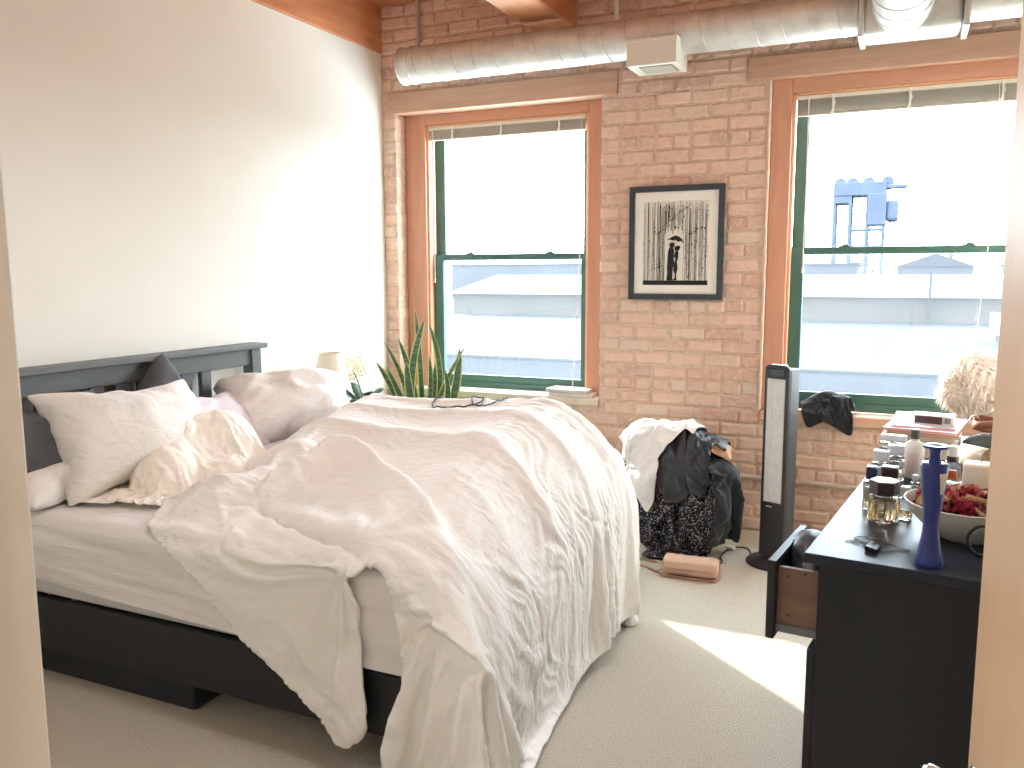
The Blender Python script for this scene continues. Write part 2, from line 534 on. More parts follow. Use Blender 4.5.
_col = _t.mix(_t.ramp(_g, [(0.52, (0, 0, 0)), (0.75, (0.5,) * 3)]), _col, sr(222, 190, 168))
_t.bump(_t.math('ADD', _f, _t.math('MULTIPLY', _h, 0.45)), 0.006)
M_brick = _t.set(_col, 0.95)
_t = NT('lime_mortar')
_v = _t.coord(); _f = _t.noise(_v, 40, 5, 0.7)
_col = _t.ramp(_f, [(0.3, sr(196, 168, 146)), (0.55, sr(222, 198, 176)), (0.75, sr(230, 212, 194))])
_t.bump(_f, 0.008)
M_mortar = _t.set(_col, 0.95)
struct('wall_back', brick_wall(), [M_mortar, M_brick])
struct('trim_5', MB().box((L1[0], -0.012, L1[2]), (L1[1], 0.30, L1[3]), 0.008), M_lintel)
struct('trim_6', MB().box((L2[0], -0.014, L2[2]), (L2[1], 0.30, L2[3]), 0.008), M_lintel)
# sills
struct('trim_7', MB().box((W1[0], -0.012, W1[2] - 0.005), (W1[1], 0.30, 0.742), 0.006), M_stone)
M_sill2 = wood('sill_timber', sr(204, 158, 130), sr(224, 182, 154), 'x', 0.8, 0.7, knots=False, bump=0.003)
M_bead = plain('pale_plaster_bead', sr(236, 216, 196), 0.85, bump=0.004, bscale=60)
_p = []
for k in range(90): _z = 0.74 + (2.60 - 0.74) * k / 89; _p.append((2.574 + 0.005 * nz(_z * 14, 3), -0.003 + 0.003 * nz(_z * 20, 9), _z))
struct('trim_9', MB().tube(_p, [0.008 + 0.004 * nz(q[2] * 25, 5) for q in _p], 7), M_bead, smooth=True)
struct('trim_8', MB().box((W2[0], -0.02, W2[2] - 0.005), (W2[1], 0.30, 0.735), 0.012), M_sill2)

# windows ----------------------------------------------------------
def clear_glass():
    t = NT('window_glass'); n = t.n; n.remove(t.b)
    tr = n.new('ShaderNodeBsdfTransparent'); tr.inputs[0].default_value = (0.97, 0.985, 0.98, 1)
    gl = n.new('ShaderNodeBsdfGlossy'); gl.inputs['Roughness'].default_value = 0.01
    fr = n.new('ShaderNodeFresnel'); fr.inputs[0].default_value = 1.45
    mx = n.new('ShaderNodeMixShader')
    t.link(fr.outputs[0], mx.inputs[0]); t.link(tr.outputs[0], mx.inputs[1]); t.link(gl.outputs[0], mx.inputs[2])
    t.link(mx.outputs[0], t.out.inputs['Surface']); return t.m
M_pane = clear_glass()
def screen_mat():
    # woven insect screen: fine pale mesh seen as a milky veil
    t = NT('insect_screen'); n = t.n; n.remove(t.b)
    tr = n.new('ShaderNodeBsdfTransparent')
    d = n.new('ShaderNodeBsdfDiffuse'); tl = n.new('ShaderNodeBsdfTranslucent')
    f = t.noise(t.coord((1, 1, 1)), 3, 4)
    c = t.ramp(f, [(0.3, sr(92, 96, 101)), (0.7, sr(104, 107, 112))])
    t.link(c, d.inputs[0]); t.link(c, tl.inputs[0])
    m1 = n.new('ShaderNodeMixShader'); m1.inputs[0].default_value = 0.6
    t.link(d.outputs[0], m1.inputs[1]); t.link(tl.outputs[0], m1.inputs[2])
    m2 = n.new('ShaderNodeMixShader'); m2.inputs[0].default_value = SCREEN_OPACITY
    t.link(tr.outputs[0], m2.inputs[1]); t.link(m1.outputs[0], m2.inputs[2])
    t.link(m2.outputs[0], t.out.inputs['Surface']); return t.m
SCREEN_OPACITY = 0.28
M_screen = screen_mat()
def window(name, W, cl, cr, yc, ys, zh, zmid, gl, gr, zb):
    """W opening; cl/cr inner casing edges; yc casing front; ys sash front; gl/gr glass edges; zb bottom of glass"""
    c = MB()
    c.box((W[0] + 0.001, yc, 0.742), (cl, yc + 0.16, W[3] - 0.001), 0.006)
    c.box((cr, yc, 0.742), (W[1] - 0.001, yc + 0.16, W[3] - 0.001), 0.006)
    o = struct(name, c, M_casing_v)
    h = MB().box((cl - 0.001, yc + 0.001, zh), (cr + 0.001, yc + 0.16, W[3] - 0.001), 0.005).build('head_casing', M_casing_h, o)
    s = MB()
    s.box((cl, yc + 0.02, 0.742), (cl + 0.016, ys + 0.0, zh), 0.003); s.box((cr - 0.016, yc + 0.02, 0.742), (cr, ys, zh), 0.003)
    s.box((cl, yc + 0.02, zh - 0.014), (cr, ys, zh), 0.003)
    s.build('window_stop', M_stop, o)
    xs0, xs1 = cl + 0.012, cr - 0.012
    # lower sash (inner), upper sash (outer)
    l = MB()
    l.box((xs0, ys, 0.742), (gl, ys + 0.036, zmid + 0.041), 0.004); l.box((gr, ys, 0.742), (xs1, ys + 0.036, zmid + 0.041), 0.004)
    l.box((gl - 0.002, ys + 0.001, 0.742), (gr + 0.002, ys + 0.035, zb), 0.004); l.box((gl - 0.002, ys + 0.001, zmid), (gr + 0.002, ys + 0.035, zmid + 0.041), 0.004)
    l.box((gl - 0.002, ys - 0.010, 0.742), (gr + 0.002, ys, 0.742 + (zb - 0.742) * 0.45), 0.003)
    ls = l.build('lower_sash', M_green, o)
    for k in (0.2, 0.78):
        x = lerp(gl, gr, k)
        MB().box((x - 0.03, ys + 0.002, zmid + 0.04), (x + 0.03, ys + 0.03, zmid + 0.048), 0.003).box((x - 0.012, ys + 0.004, zmid + 0.046), (x + 0.02, ys + 0.02, zmid + 0.056), 0.003).build('sash_lock', M_green, ls)
    MB().raw([(gl, ys + 0.018, zb), (gr, ys + 0.018, zb), (gr, ys + 0.018, zmid), (gl, ys + 0.018, zmid)], [(0, 1, 2, 3)]).build('pane', M_pane, ls)
    u = MB(); y2 = ys + 0.040
    u.box((xs0, y2, zmid), (gl, y2 + 0.034, zh), 0.004); u.box((gr, y2, zmid), (xs1, y2 + 0.034, zh), 0.004)
    u.box((gl - 0.002, y2 + 0.001, zmid - 0.002), (gr + 0.002, y2 + 0.033, zmid + 0.038), 0.003); u.box((gl - 0.002, y2 + 0.001, zh - 0.05), (gr + 0.002, y2 + 0.033, zh), 0.003)
    us = u.build('upper_sash', M_green, o)
    MB().raw([(gl, y2 + 0.018, zmid), (gr, y2 + 0.018, zmid), (gr, y2 + 0.018, zh - 0.04), (gl, y2 + 0.018, zh - 0.04)], [(0, 1, 2, 3)]).build('pane', M_pane, us)
    sc = MB(); y3 = ys + 0.085
    sc.raw([(xs0, y3, 0.742), (xs1, y3, 0.742), (xs1, y3, zmid + 0.02), (xs0, y3, zmid + 0.02)], [(0, 1, 2, 3)])
    sc.build('insect_screen', M_screen, o)
    return o
window('window_1', W1, 0.268, 1.450, 0.12, 0.19, 2.540, 1.625, 0.357, 1.385, 0.830)
window('window_2', W2, 2.690, 3.930, 0.03, 0.10, 2.530, 1.638, 2.775, 3.850, 0.845)

# raised blinds
M_blind = plain('cream_blind_rail', sr(226, 216, 196), 0.5, var=0.03)
M_slat = plain('grey_blind_slats', sr(186, 178, 164), 0.55, var=0.04)
M_cord = plain('white_cord', sr(236, 232, 222), 0.7, var=0.02)
def blind(name, label, x0, x1, y, zt, zb, cord_x, cord_z, pull_x=None, pull_z=1.0):
    t = thing(name, label, 'blind', ((x0 + x1) / 2, y, zt), 0, 'raised window blinds')
    MB().box((x0, y - 0.018, zt - 0.022), (x1, y + 0.018, zt), 0.003).build('headrail', M_blind, t)
    s = MB(); n = 11
    for i in range(n):
        z = lerp(zb + 0.014, zt - 0.026, i / (n - 1)); dy = rnd.uniform(-0.002, 0.002)
        s.box((x0 + 0.008, y - 0.015 + dy, z - 0.0016), (x1 - 0.008, y + 0.015 + dy, z + 0.0016))
    s.build('slat_stack', M_slat, t)
    MB().box((x0 + 0.006, y - 0.016, zb), (x1 - 0.006, y + 0.016, zb + 0.012), 0.003).build('bottom_rail', M_slat, t)
    for k in (0.16, 0.48, 0.84):
        x = lerp(x0, x1, k)
        c = MB(); c.box((x - 0.006, y - 0.021, zb - 0.004), (x + 0.006, y - 0.0175, zt - 0.002), 0.001)
        c.tube([(x - 0.012, y - 0.022, zb), (x + 0.01, y - 0.024, lerp(zb, zt, .5)), (x - 0.004, y - 0.022, zt - 0.01)], 0.003, 5)
        c.build('ladder_clip', M_cord, t)
    c = MB(); c.tube([(cord_x, y - 0.022, zt - 0.01), (cord_x + 0.004, y - 0.024, (zt + cord_z) / 2), (cord_x + 0.001, y - 0.022, cord_z)], 0.0028, 5)
    c.lathe([(0.0, 0), (0.006, 0.003), (0.004, 0.03), (0, 0.032)], 8, Matrix.Translation((cord_x + 0.001, y - 0.022, cord_z - 0.03)))
    c.build('tilt_cord', M_cord, t)
    if pull_x:
        c = MB(); c.tube([(pull_x, y - 0.024, zt - 0.012), (pull_x + 0.012, y - 0.026, 2.0), (pull_x - 0.005, y - 0.026, 1.6), (pull_x - 0.045, y - 0.03, pull_z)], 0.0024, 5)
        c.build('pull_cord', M_cord, t)
blind('window_blind', 'raised slatted blind at the top of the left window', 0.288, 1.430, 0.155, 2.526, 2.437, 0.322, 1.50, 1.40, 0.80)
blind('window_blind', 'raised slatted blind at the top of the right window', 2.710, 3.910, 0.066, 2.514, 2.403, 2.775, 1.56, 3.70, 0.95)
# ------------------------------------------------------------------ open door
M_door = wood('maple_door', sr(214, 178, 138), sr(226, 194, 156), 'z', 0.6, 0.32, knots=False, bump=0.0003)
M_chrome = plain('brushed_nickel', sr(200, 198, 196), 0.22, 1.0, var=0.03)
def door():
    hx, hy = 3.500, -4.575
    ex, ey = 3.425, -3.835
    L = math.hypot(ex - hx, ey - hy); a = math.atan2(ey - hy, ex - hx)
    T = Matrix.Translation((hx, hy, 0)) @ Matrix.Rotation(a, 4, 'Z')      # local +x runs along the leaf, +y faces the room
    d = MB().box((0, -0.042, 0.012), (L, 0.0, 2.085), 0.002, T)
    o = struct('door_1', d, M_door)
    K = MB(); zc = 0.862; xc = L - 0.062
    for s, yy in ((1, 0.0), (-1, -0.042)):
        Rm = T @ Matrix.Translation((xc, yy, zc)) @ Matrix.Rotation(-s * PI / 2, 4, 'X')
        K.lathe([(0.0, -0.0), (0.033, 0.0), (0.033, 0.004), (0.027, 0.009), (0.012, 0.011), (0.011, 0.030), (0.018, 0.036), (0.0265, 0.046), (0.028, 0.056), (0.024, 0.064), (0.012, 0.069), (0, 0.070)], 32, Rm)
    K.build('door_knob', M_chrome, o, smooth=True, angle=50)
    MB().box((L - 0.001, -0.034, zc - 0.03), (L + 0.0015, -0.008, zc + 0.03), 0.0005, T).build('latch_plate', M_chrome, o)
    h = MB()
    for z in (0.25, 1.05, 1.85): h.tube([tuple(T @ Vector((-0.006, 0.004, z - 0.045))), tuple(T @ Vector((-0.006, 0.004, z + 0.045)))], 0.006, 10)
    h.build('door_hinge', M_chrome, o)
door()
# ------------------------------------------------------------------ bed
HB_Y0, HB_Y1 = -3.02, -1.42
M_frame = wood('dark_stained_wood', sr(84, 87, 87), sr(104, 107, 106), 'y', 1.0, 0.45, knots=False, bump=0.0006)
M_frame_black = wood('black_brown_wood', sr(20, 22, 26), sr(28, 30, 34), 'x', 1.0, 0.5, knots=False, bump=0.0005)

def build_bed():
    t = thing('bed', 'dark grey wooden bed frame with a slatted headboard against the cream wall', 'bed', (1.08, -2.22, 0))
    hb = MB()
    hb.box((0.015, HB_Y0 - 0.02, 1.135), (0.125, HB_Y1 + 0.03, 1.162), 0.005)
    hb.box((0.045, HB_Y0 + 0.06, 1.045), (0.085, HB_Y1 - 0.06, 1.137), 0.004)
    hb.box((0.045, HB_Y0 + 0.06, 0.40), (0.085, HB_Y1 - 0.06, 0.50), 0.004)
    h = hb.build('headboard', M_frame, t)
    for y in (HB_Y0 + 0.035, HB_Y1 - 0.035):
        MB().box((0.03, y - 0.035, 0), (0.1, y + 0.035, 1.137), 0.004).build('headboard_post', M_frame, t)
    for i in range(8):
        y = -2.725 + 0.1306 * i
        MB().box((0.052, y - 0.034, 0.49), (0.078, y + 0.034, 1.05), 0.003).build('headboard_slat', M_frame, t)
    for y in (HB_Y0 + 0.0, HB_Y1 - 0.03):
        MB().box((0.1, y, 0.118), (2.10, y + 0.03, 0.322), 0.004).build('side_rail', M_frame_black, t)
    MB().box((2.09, HB_Y0 + 0.03, 0.118), (2.12, HB_Y1 - 0.03, 0.322), 0.004).build('foot_rail', M_frame_black, t)
    for y in (HB_Y0 + 0.035, HB_Y1 - 0.035):
        MB().box((2.07, y - 0.03, 0), (2.13, y + 0.03, 0.322), 0.004).build('bed_leg', M_frame_black, t)
    MB().box((1.0, -2.25, 0), (1.06, -2.19, 0.24), 0.003).build('bed_leg', M_frame_black, t)
    s = MB()
    for i in range(14):
        x = 0.2 + i * 0.138
        s.box((x, HB_Y0 + 0.03, 0.28), (x + 0.07, HB_Y1 - 0.03, 0.30))
    s.box((0.15, -2.24, 0.24), (2.09, -2.20, 0.28))
    s.build('slat_base', M_frame_black, t)
    return t
build_bed()

# low black box under the bed
M_box = fabric('black_canvas', sr(24, 26, 31), 0.85, 0.1, 10, 0.0004, 500, 0.1)
ub = thing('storage_box', 'low black storage box pushed under the bed near the headboard end', 'box', (0.62, -2.72, 0))
MB().box((0.16, -2.99, 0.004), (1.10, -2.42, 0.115), 0.012).build('body', M_box, ub)
MB().box((0.15, -3.0, 0.09), (1.11, -2.41, 0.117), 0.008).build('lid', M_box, ub)

# mattress with fitted sheet
M_matt = fabric('mattress_ticking', sr(205, 205, 203), 0.9, 0.03, 5, 0.0006, 300)
M_sheet = fabric('white_fitted_sheet', sr(238, 234, 232), 0.85, 0.02, 4, 0.010, 900, 0.15, fine=(3.0, (0.8, 3.5, 9.0)))
mt = thing('mattress', 'thick mattress in a white fitted sheet lying on the bed frame', 'mattress', (1.08, -2.22, 0.322))
MB().box((0.12, -3.02, 0.322), (2.05, -1.435, 0.60), 0.05, seg=4).build('mattress_body', M_matt, mt, smooth=True, angle=180)
def sheet_top(x, y):
    z = 0.655 + 0.006 * nz(x * 3, y * 5, 2) + 0.004 * nz(x * 9, y * 14, 5)
    return z
def sheet_shape():
    m = MB()
    x0, x1, y0, y1 = 0.105, 2.065, -3.035, -1.42
    cx, cy = (x0 + x1) / 2, (y0 + y1) / 2
    hx, hy = (x1 - x0) / 2, (y1 - y0) / 2
    prof = []                                   # (inset, z) from the middle of the top to the hem
    for k in range(14): prof.append((1.0 - k / 13.0, None))
    rad = 0.055
    ring = []
    def pt(u, v):
        # u: around perimeter; v: 0 centre .. 1 hem
        a = u * 4
        # perimeter of a rounded rectangle
        s = int(a) % 4; f = a - int(a)
        if s == 0: px, py, nx, ny = -hx + 2 * hx * f, -hy, 0, -1
        elif s == 1: px, py, nx, ny = hx, -hy + 2 * hy * f, 1, 0
        elif s == 2: px, py, nx, ny = hx - 2 * hx * f, hy, 0, 1
        else: px, py, nx, ny = -hx, hy - 2 * hy * f, -1, 0
        if v < 0.5:
            k = v / 0.5
            x, y = cx + px * k * (1 - rad / hx * 0.9), cy + py * k * (1 - rad / hy * 0.9)
            return (x, y, sheet_top(x, y) - 0.0)
        k = (v - 0.5) / 0.5
        if k < 0.3:
            th = k / 0.3 * PI / 2
            ins = rad * (1 - math.sin(th)); z = 0.655 - rad * (1 - math.cos(th))
        else:
            ins = 0.0; z = lerp(0.60, hem(cx + px), (k - 0.3) / 0.7)
        X = cx + (px if abs(px) < hx else math.copysign(hx, px)); Y = cy + py
        X = clamp(X, cx - hx + ins, cx + hx - ins); Y = clamp(Y, cy - hy + ins, cy + hy - ins)
        w = sstep(0.25, 0.5, k)
        tt = (cx + px) if ny else (cy + py)
        d = w * (0.020 * nz(tt * 1.2, z * 13 + tt * 1.6, 3) + 0.010 * nz(tt * 2.5, z * 30 + tt * 3, 8)) 
        return (X + nx * d, Y + ny * d, z)
    def hem(x): return lerp(0.415, 0.335, clamp(x / 2.0)) 
    m.grid(lambda u, v: pt(u, v), 240, 60, wrapu=True)
    bmesh.ops.remove_doubles(m.bm, verts=m.bm.verts[:], dist=0.0006)
    return m
sheet_shape().build('fitted_sheet', M_sheet, mt, smooth=True, angle=180)

# duvet ------------------------------------------------------------
DUV_CREST = [(1.22, -2.80), (1.20, -2.62), (1.30, -2.36), (1.42, -2.40), (1.62, -2.56), (1.95, -2.80), (2.12, -2.92)]
DUV_CREASE = [(1.22, -2.76), (1.40, -2.85), (1.62, -2.93), (1.86, -3.02)]
DUV_RIDGES = [([(0.85, -1.55), (1.3, -1.60), (1.9, -1.58), (2.25, -1.62)], 0.05, 0.075),
              ([(0.9, -1.78), (1.4, -1.84), (1.8, -1.88), (2.25, -1.98)], 0.05, 0.06),
              ([(0.75, -2.02), (1.1, -2.02), (1.45, -2.08), (1.8, -2.18), (2.25, -2.36)], 0.055, 0.06),
              ([(0.62, -2.25), (0.80, -2.32), (1.02, -2.28)], 0.07, 0.07),
              ([(1.55, -2.30), (1.8, -2.42), (2.05, -2.56), (2.25, -2.68)], 0.045, 0.05),
              ([(1.85, -2.60), (2.05, -2.74), (2.25, -2.86)], 0.03, 0.04)]
def crest_side(x, y):
    """signed distance to the crest of the folded-back edge: negative on the near side"""
    d, k = seg_dist(x, y, DUV_CREST)
    i = min(int(k), len(DUV_CREST) - 2); a, b = DUV_CREST[i], DUV_CREST[i + 1]
    s = (b[0] - a[0]) * (y - a[1]) - (b[1] - a[1]) * (x - a[0])
    return d if s > 0 else -d, k
def duvet_mound(x, y):
    base = 0.652
    # edge of the duvet towards the pillows
    xe = interp([(-3.05, 1.05), (-2.8, 0.92), (-2.5, 0.72), (-2.2, 0.60), (-1.9, 0.58), (-1.4, 0.50)], y)
    puff = 0.235 * sstep(0.0, 0.42, x - xe)
    side = lerp(lerp(0.16, 0.42, sstep(1.5, 2.0, x)), 1.0, sstep(-2.80, lerp(-1.70, -2.0, sstep(1.4, 2.0, x)), y))
    d, k = crest_side(x, y)
    inside = sstep(-0.05, 0.5, k) * (1 - sstep(5.2, 6.0, k))
    puff *= side * (1 - 0.30 * gauss(d, 0.16) * inside)
    puff += 0.035 * sstep(1.3, 1.9, x) * sstep(-2.5, -1.8, y)
    z = base + puff
    for pts, a, w in DUV_RIDGES:
        dd, _ = seg_dist(x, y, pts); z += 1.4 * a * gauss(dd, w * 0.85) - 0.6 * a * gauss(dd, w * 2)
    amp = interp([(0, 0.02), (1, 0.07), (2, 0.10), (3, 0.105), (4, 0.095), (5, 0.07), (6, 0.03)], k)
    z += amp * (math.exp(d / 0.16) if d < 0 else gauss(d, 0.032)) * (1 if 0 < k < 6 else gauss(d, 0.1))
    # puffy lobe of the head edge
    e = math.hypot((x - 1.02) / 0.17, (y + 2.68) / 0.17); z = max(z, base + 0.12 * math.sqrt(max(0, 1 - e * e)) + 0.0) if e < 1 else z
    # crease under the folded edge
    dd, kk = seg_dist(x, y, DUV_CREASE); z -= 0.085 * gauss(dd, 0.032)
    z = max(z, base)
    z += 0.014 * nz(x * 5, y * 5, 1)
    # round over at the foot, the far side and the near side
    kx = clamp((x - 1.80) / 0.45); ky = clamp((-2.88 - y) / 0.17)
    hx = 0.46; k = min(1.0, math.hypot(kx, ky))
    if k > 0: z -= lerp(0.09, hx, (kx / math.hypot(kx, ky)) ** 2) * (1 - math.sqrt(max(0, 1 - k * k)))
    k = clamp((y + 1.60) / 0.20); z -= 0.14 * (1 - math.sqrt(max(0, 1 - k * k)))
    if x < 2.085 and y > -3.02: z = max(z, 0.665 - 0.02 * sstep(2.0, 2.085, x))
    return max(z, 0.3)
def ridged(v): return 1 - 2 * abs(v)
def rumple(p, q):
    wx = 0.30 * nz(p * 1.3, q * 1.6, 11); 
    a = ridged(nz(p * 0.9 + wx, q * 4.6 + 1.3 * wx + 0.25 * p, 21))
    b = ridged(nz(p * 2.0 + 3 * wx, q * 9.5 + 2 * wx, 31))
    c = nz(p * 5.5, q * 11 + 2 * wx, 41)
    return 0.026 * a + 0.012 * b + 0.006 * c
def duvet_mesh():
    P0, P1, Q0, Q1 = 0.50, 3.02, -3.66, -1.08
    h = DUV_H
    nx = int((P1 - P0) / h); ny = int((Q1 - Q0) / h)
    near = [(0.5, -2.35), (0.62, -2.55), (0.8, -2.78), (0.95, -2.96), (1.1, -3.05), (1.17, -3.10), (1.31, -3.27), (1.57, -3.46), (1.70, -3.56), (1.78, -3.53),
            (1.79, -3.53), (1.80, -2.95), (1.86, -2.97), (1.95, -3.06), (2.02, -3.21), (2.065, -3.52), (2.3, -3.56), (2.45, -3.44), (3.2, -3.30)]
    head = [(-3.7, 0.9), (-2.6, 0.62), (-2.25, 0.52), (-1.9, 0.50), (-1.6, 0.48), (-1.1, 0.5)]
    V = []
    for i in range(nx + 1):
        for j in range(ny + 1):
            p = P0 + h * i; q = Q0 + h * j
            V.append(Vector((p, q, 1.16 + rumple(p, q))))
    def keep(i, j):
        p = P0 + h * (i + .5); q = Q0 + h * (j + .5)
        if q < interp(near, p): return False
        if q > lerp(-1.08, -1.45, sstep(1.85, 2.3, p)): return False
        if p < interp(head, q) + 0.02 * math.sin(q * 9): return False
        if p > 2.84 - 0.085 * sstep(-1.65, -2.3, q) + 0.02 * math.sin(q * 5) - 0.12 * sstep(-1.6, -1.2, q): return False
        return True
    F = tri_grid(nx, ny, keep)
    V, F = compact(V, F); smooth_border(V, F, 30)
    col = [heightfield(duvet_mound, 0.10, 2.25, -3.035, -1.42, 144, 108, 0.0)]
    s = 4.0
    col.append(([(-s, -s - 3, 0.005), (s + 3, -s - 3, 0.005), (s + 3, s, 0.005), (-s, s, 0.005)], [(0, 1, 2, 3)]))
    co = simulate(V, F, col, frames=DUV_FR, mass=0.30, tension=18, shear=10, bend=DUV_BEND, shrink=-0.09, thick=0.008, friction=30, quality=6, air=1.2)
    return co, F, V
# ------------------------------------------------------------------ pillows
def inflate(w, h, seed, press=4.0, n=26, bend=0.2):
    """two sewn rectangles blown up by the cloth solver; returns vertices around the origin (x across, y up, z thick)"""
    m = int(n * h / w)
    V = []; F = []; idx = {}
    for s in (1, -1):
        for i in range(n + 1):
            for j in range(m + 1):
                ed = i in (0, n) or j in (0, m)
                if ed and (i, j) in idx: idx[(s, i, j)] = idx[(i, j)]; continue
                u, v = i / n - .5, j / m - .5
                c = 1 - 0.05 * (abs(2 * u) ** 3) * 0 
                x = w * u; y = h * v
                z = 0 if ed else s * (0.012 + 0.004 * nz(u * 9, v * 9, seed + s))
                idx[(s, i, j)] = len(V)
                if ed: idx[(i, j)] = len(V)
                V.append(Vector((x, y, z)))
        for i in range(n):
            for j in range(m):
                q = (idx[(s, i, j)], idx[(s, i+1, j)], idx[(s, i+1, j+1)], idx[(s, i, j+1)])
                F.append(q if s > 0 else q[::-1])
    co = simulate(V, F, [], frames=22, mass=0.15, tension=25, shear=15, bend=bend, pressure=press, gravity=0.0, quality=5, air=4.0, damp=15)
    return co, F
PILLOW_CO, PILLOW_F = inflate(0.72, 0.50, 1)
PILLOW_CO2, PILLOW_F2 = inflate(0.62, 0.46, 5, 3.0)
def pillow(name, label, cat, mat, M, co=None, F=None, thick=1.0, bend=0.0, dent=0.0, seed=0, piping=False, group=None, noise=0.01, floor=None):
    co = PILLOW_CO if co is None else co; F = PILLOW_F if F is None else F
    mb = MB(); P = []
    zc = sum(c.z for c in co) / len(co)
    hw = max(c.x for c in co); hh = max(c.y for c in co)
    for c in co:
        x, y, z = c.x, c.y, (c.z - zc) * thick
        k0 = max(abs(x / hw), abs(y / hh)) ** 4
        z += (1 if z > 0 else -1) * (noise * 1.6 * nz(x * 5, y * 5, seed + 3) + noise * 1.5 * ridged(nz(x * 6 + seed, y * 16 + 2 * nz(x * 4, y * 4, seed), seed + 6)) * (1 - k0 * 0.4))
        k = gauss(math.hypot(x / hw, y / hh), 0.8)
        z *= 1 - dent * k
        z += bend * (x / hw) ** 2
        x += 0.02 * nz(x * 4, y * 4, seed + 20); y += 0.02 * nz(x * 4, y * 4, seed + 30)
        p = M @ Vector((x, y, z))
        if floor is not None and p.z < floor: p.z = floor + (p.z - floor) * 0.12
        P.append(p)
    mb.raw(P, F)
    return one(name, mb, mat, label, cat, group, smooth=True, angle=180, sub=2, origin=tuple(M.translation))
def pose(loc, yaw, lean, roll=0.0, k=1.0):
    """stands on its long edge facing +x, leaning back by lean degrees (90 = lying flat), turned by yaw"""
    B = Matrix(((0, 0, 1), (1, 0, 0), (0, 1, 0))).to_4x4()     # local x->y, y->z, z->x
    return Matrix.Translation(Vector(loc)) @ Matrix.Rotation(R(yaw), 4, 'Z') @ Matrix.Rotation(-R(lean), 4, 'Y') @ Matrix.Rotation(R(roll), 4, 'X') @ B @ Matrix.Scale(k, 4)
M_char = fabric('charcoal_cotton', sr(84, 85, 92), 0.92, 0.06, 6, 0.0012, 500, 0.2, fine=(6.0, (2, 3, 3)))
M_pw = fabric('white_percale', sr(243, 239, 235), 0.85, 0.02, 5, 0.012, 700, 0.15, fine=(4.0, (2.5, 4.0, 7.0)))
M_cream = fabric('cream_satin', sr(245, 238, 227), 0.6, 0.03, 5, 0.004, 700, 0.25, fine=(4.0, (3, 5, 5)))
M_lilac = fabric('pale_lilac_cotton', sr(226, 216, 222), 0.85, 0.02, 5, 0.008, 700, 0.15, fine=(4.0, (3, 5, 5)))
M_mauve = fabric('pale_mauve_cotton', sr(206, 192, 196), 0.85, 0.03, 5, 0.003, 700, 0.15, fine=(5.0, (1, 8, 5)))

pillow('pillow', 'charcoal pillow leaning on the headboard at the near end of the bed', 'pillow', M_char, pose((0.22, -2.84, 0.85), 0, 16), PILLOW_CO2, PILLOW_F2, 0.8, seed=3, floor=0.66)
pillow('pillow', 'charcoal pillow with a raised corner tilted against the middle of the headboard', 'pillow', M_char, pose((0.22, -2.30, 0.88), 0, 20, 24), PILLOW_CO2, PILLOW_F2, 0.8, seed=9, floor=0.66)
pillow('pillow', 'flat white pillow at the near head corner under the charcoal one', 'pillow', M_pw, pose((0.26, -2.82, 0.735), 0, 76, 0, 0.9), PILLOW_CO2, PILLOW_F2, 0.8, seed=15, floor=0.668)
pillow('pillow', 'large white pillow propped up in front of the near charcoal pillow', 'pillow', M_pw, pose((0.41, -2.56, 0.872), -8, 30, -1, 1.08), None, None, 1.0, bend=-0.04, seed=21, floor=0.664)
pillow('pillow', 'pale lilac pillow edge showing behind the crumpled cream bundle', 'pillow', M_lilac, pose((0.36, -2.08, 0.82), 8, 46, -8), PILLOW_CO2, PILLOW_F2, 0.8, seed=27, floor=0.664)
pillow('pillow', 'plump white pillow lying alone at the far side of the bed', 'pillow', M_pw, pose((0.45, -1.62, 0.850), -36, 50, 2, 1.06), None, None, 1.15, bend=-0.03, seed=33, floor=0.664, noise=0.02)

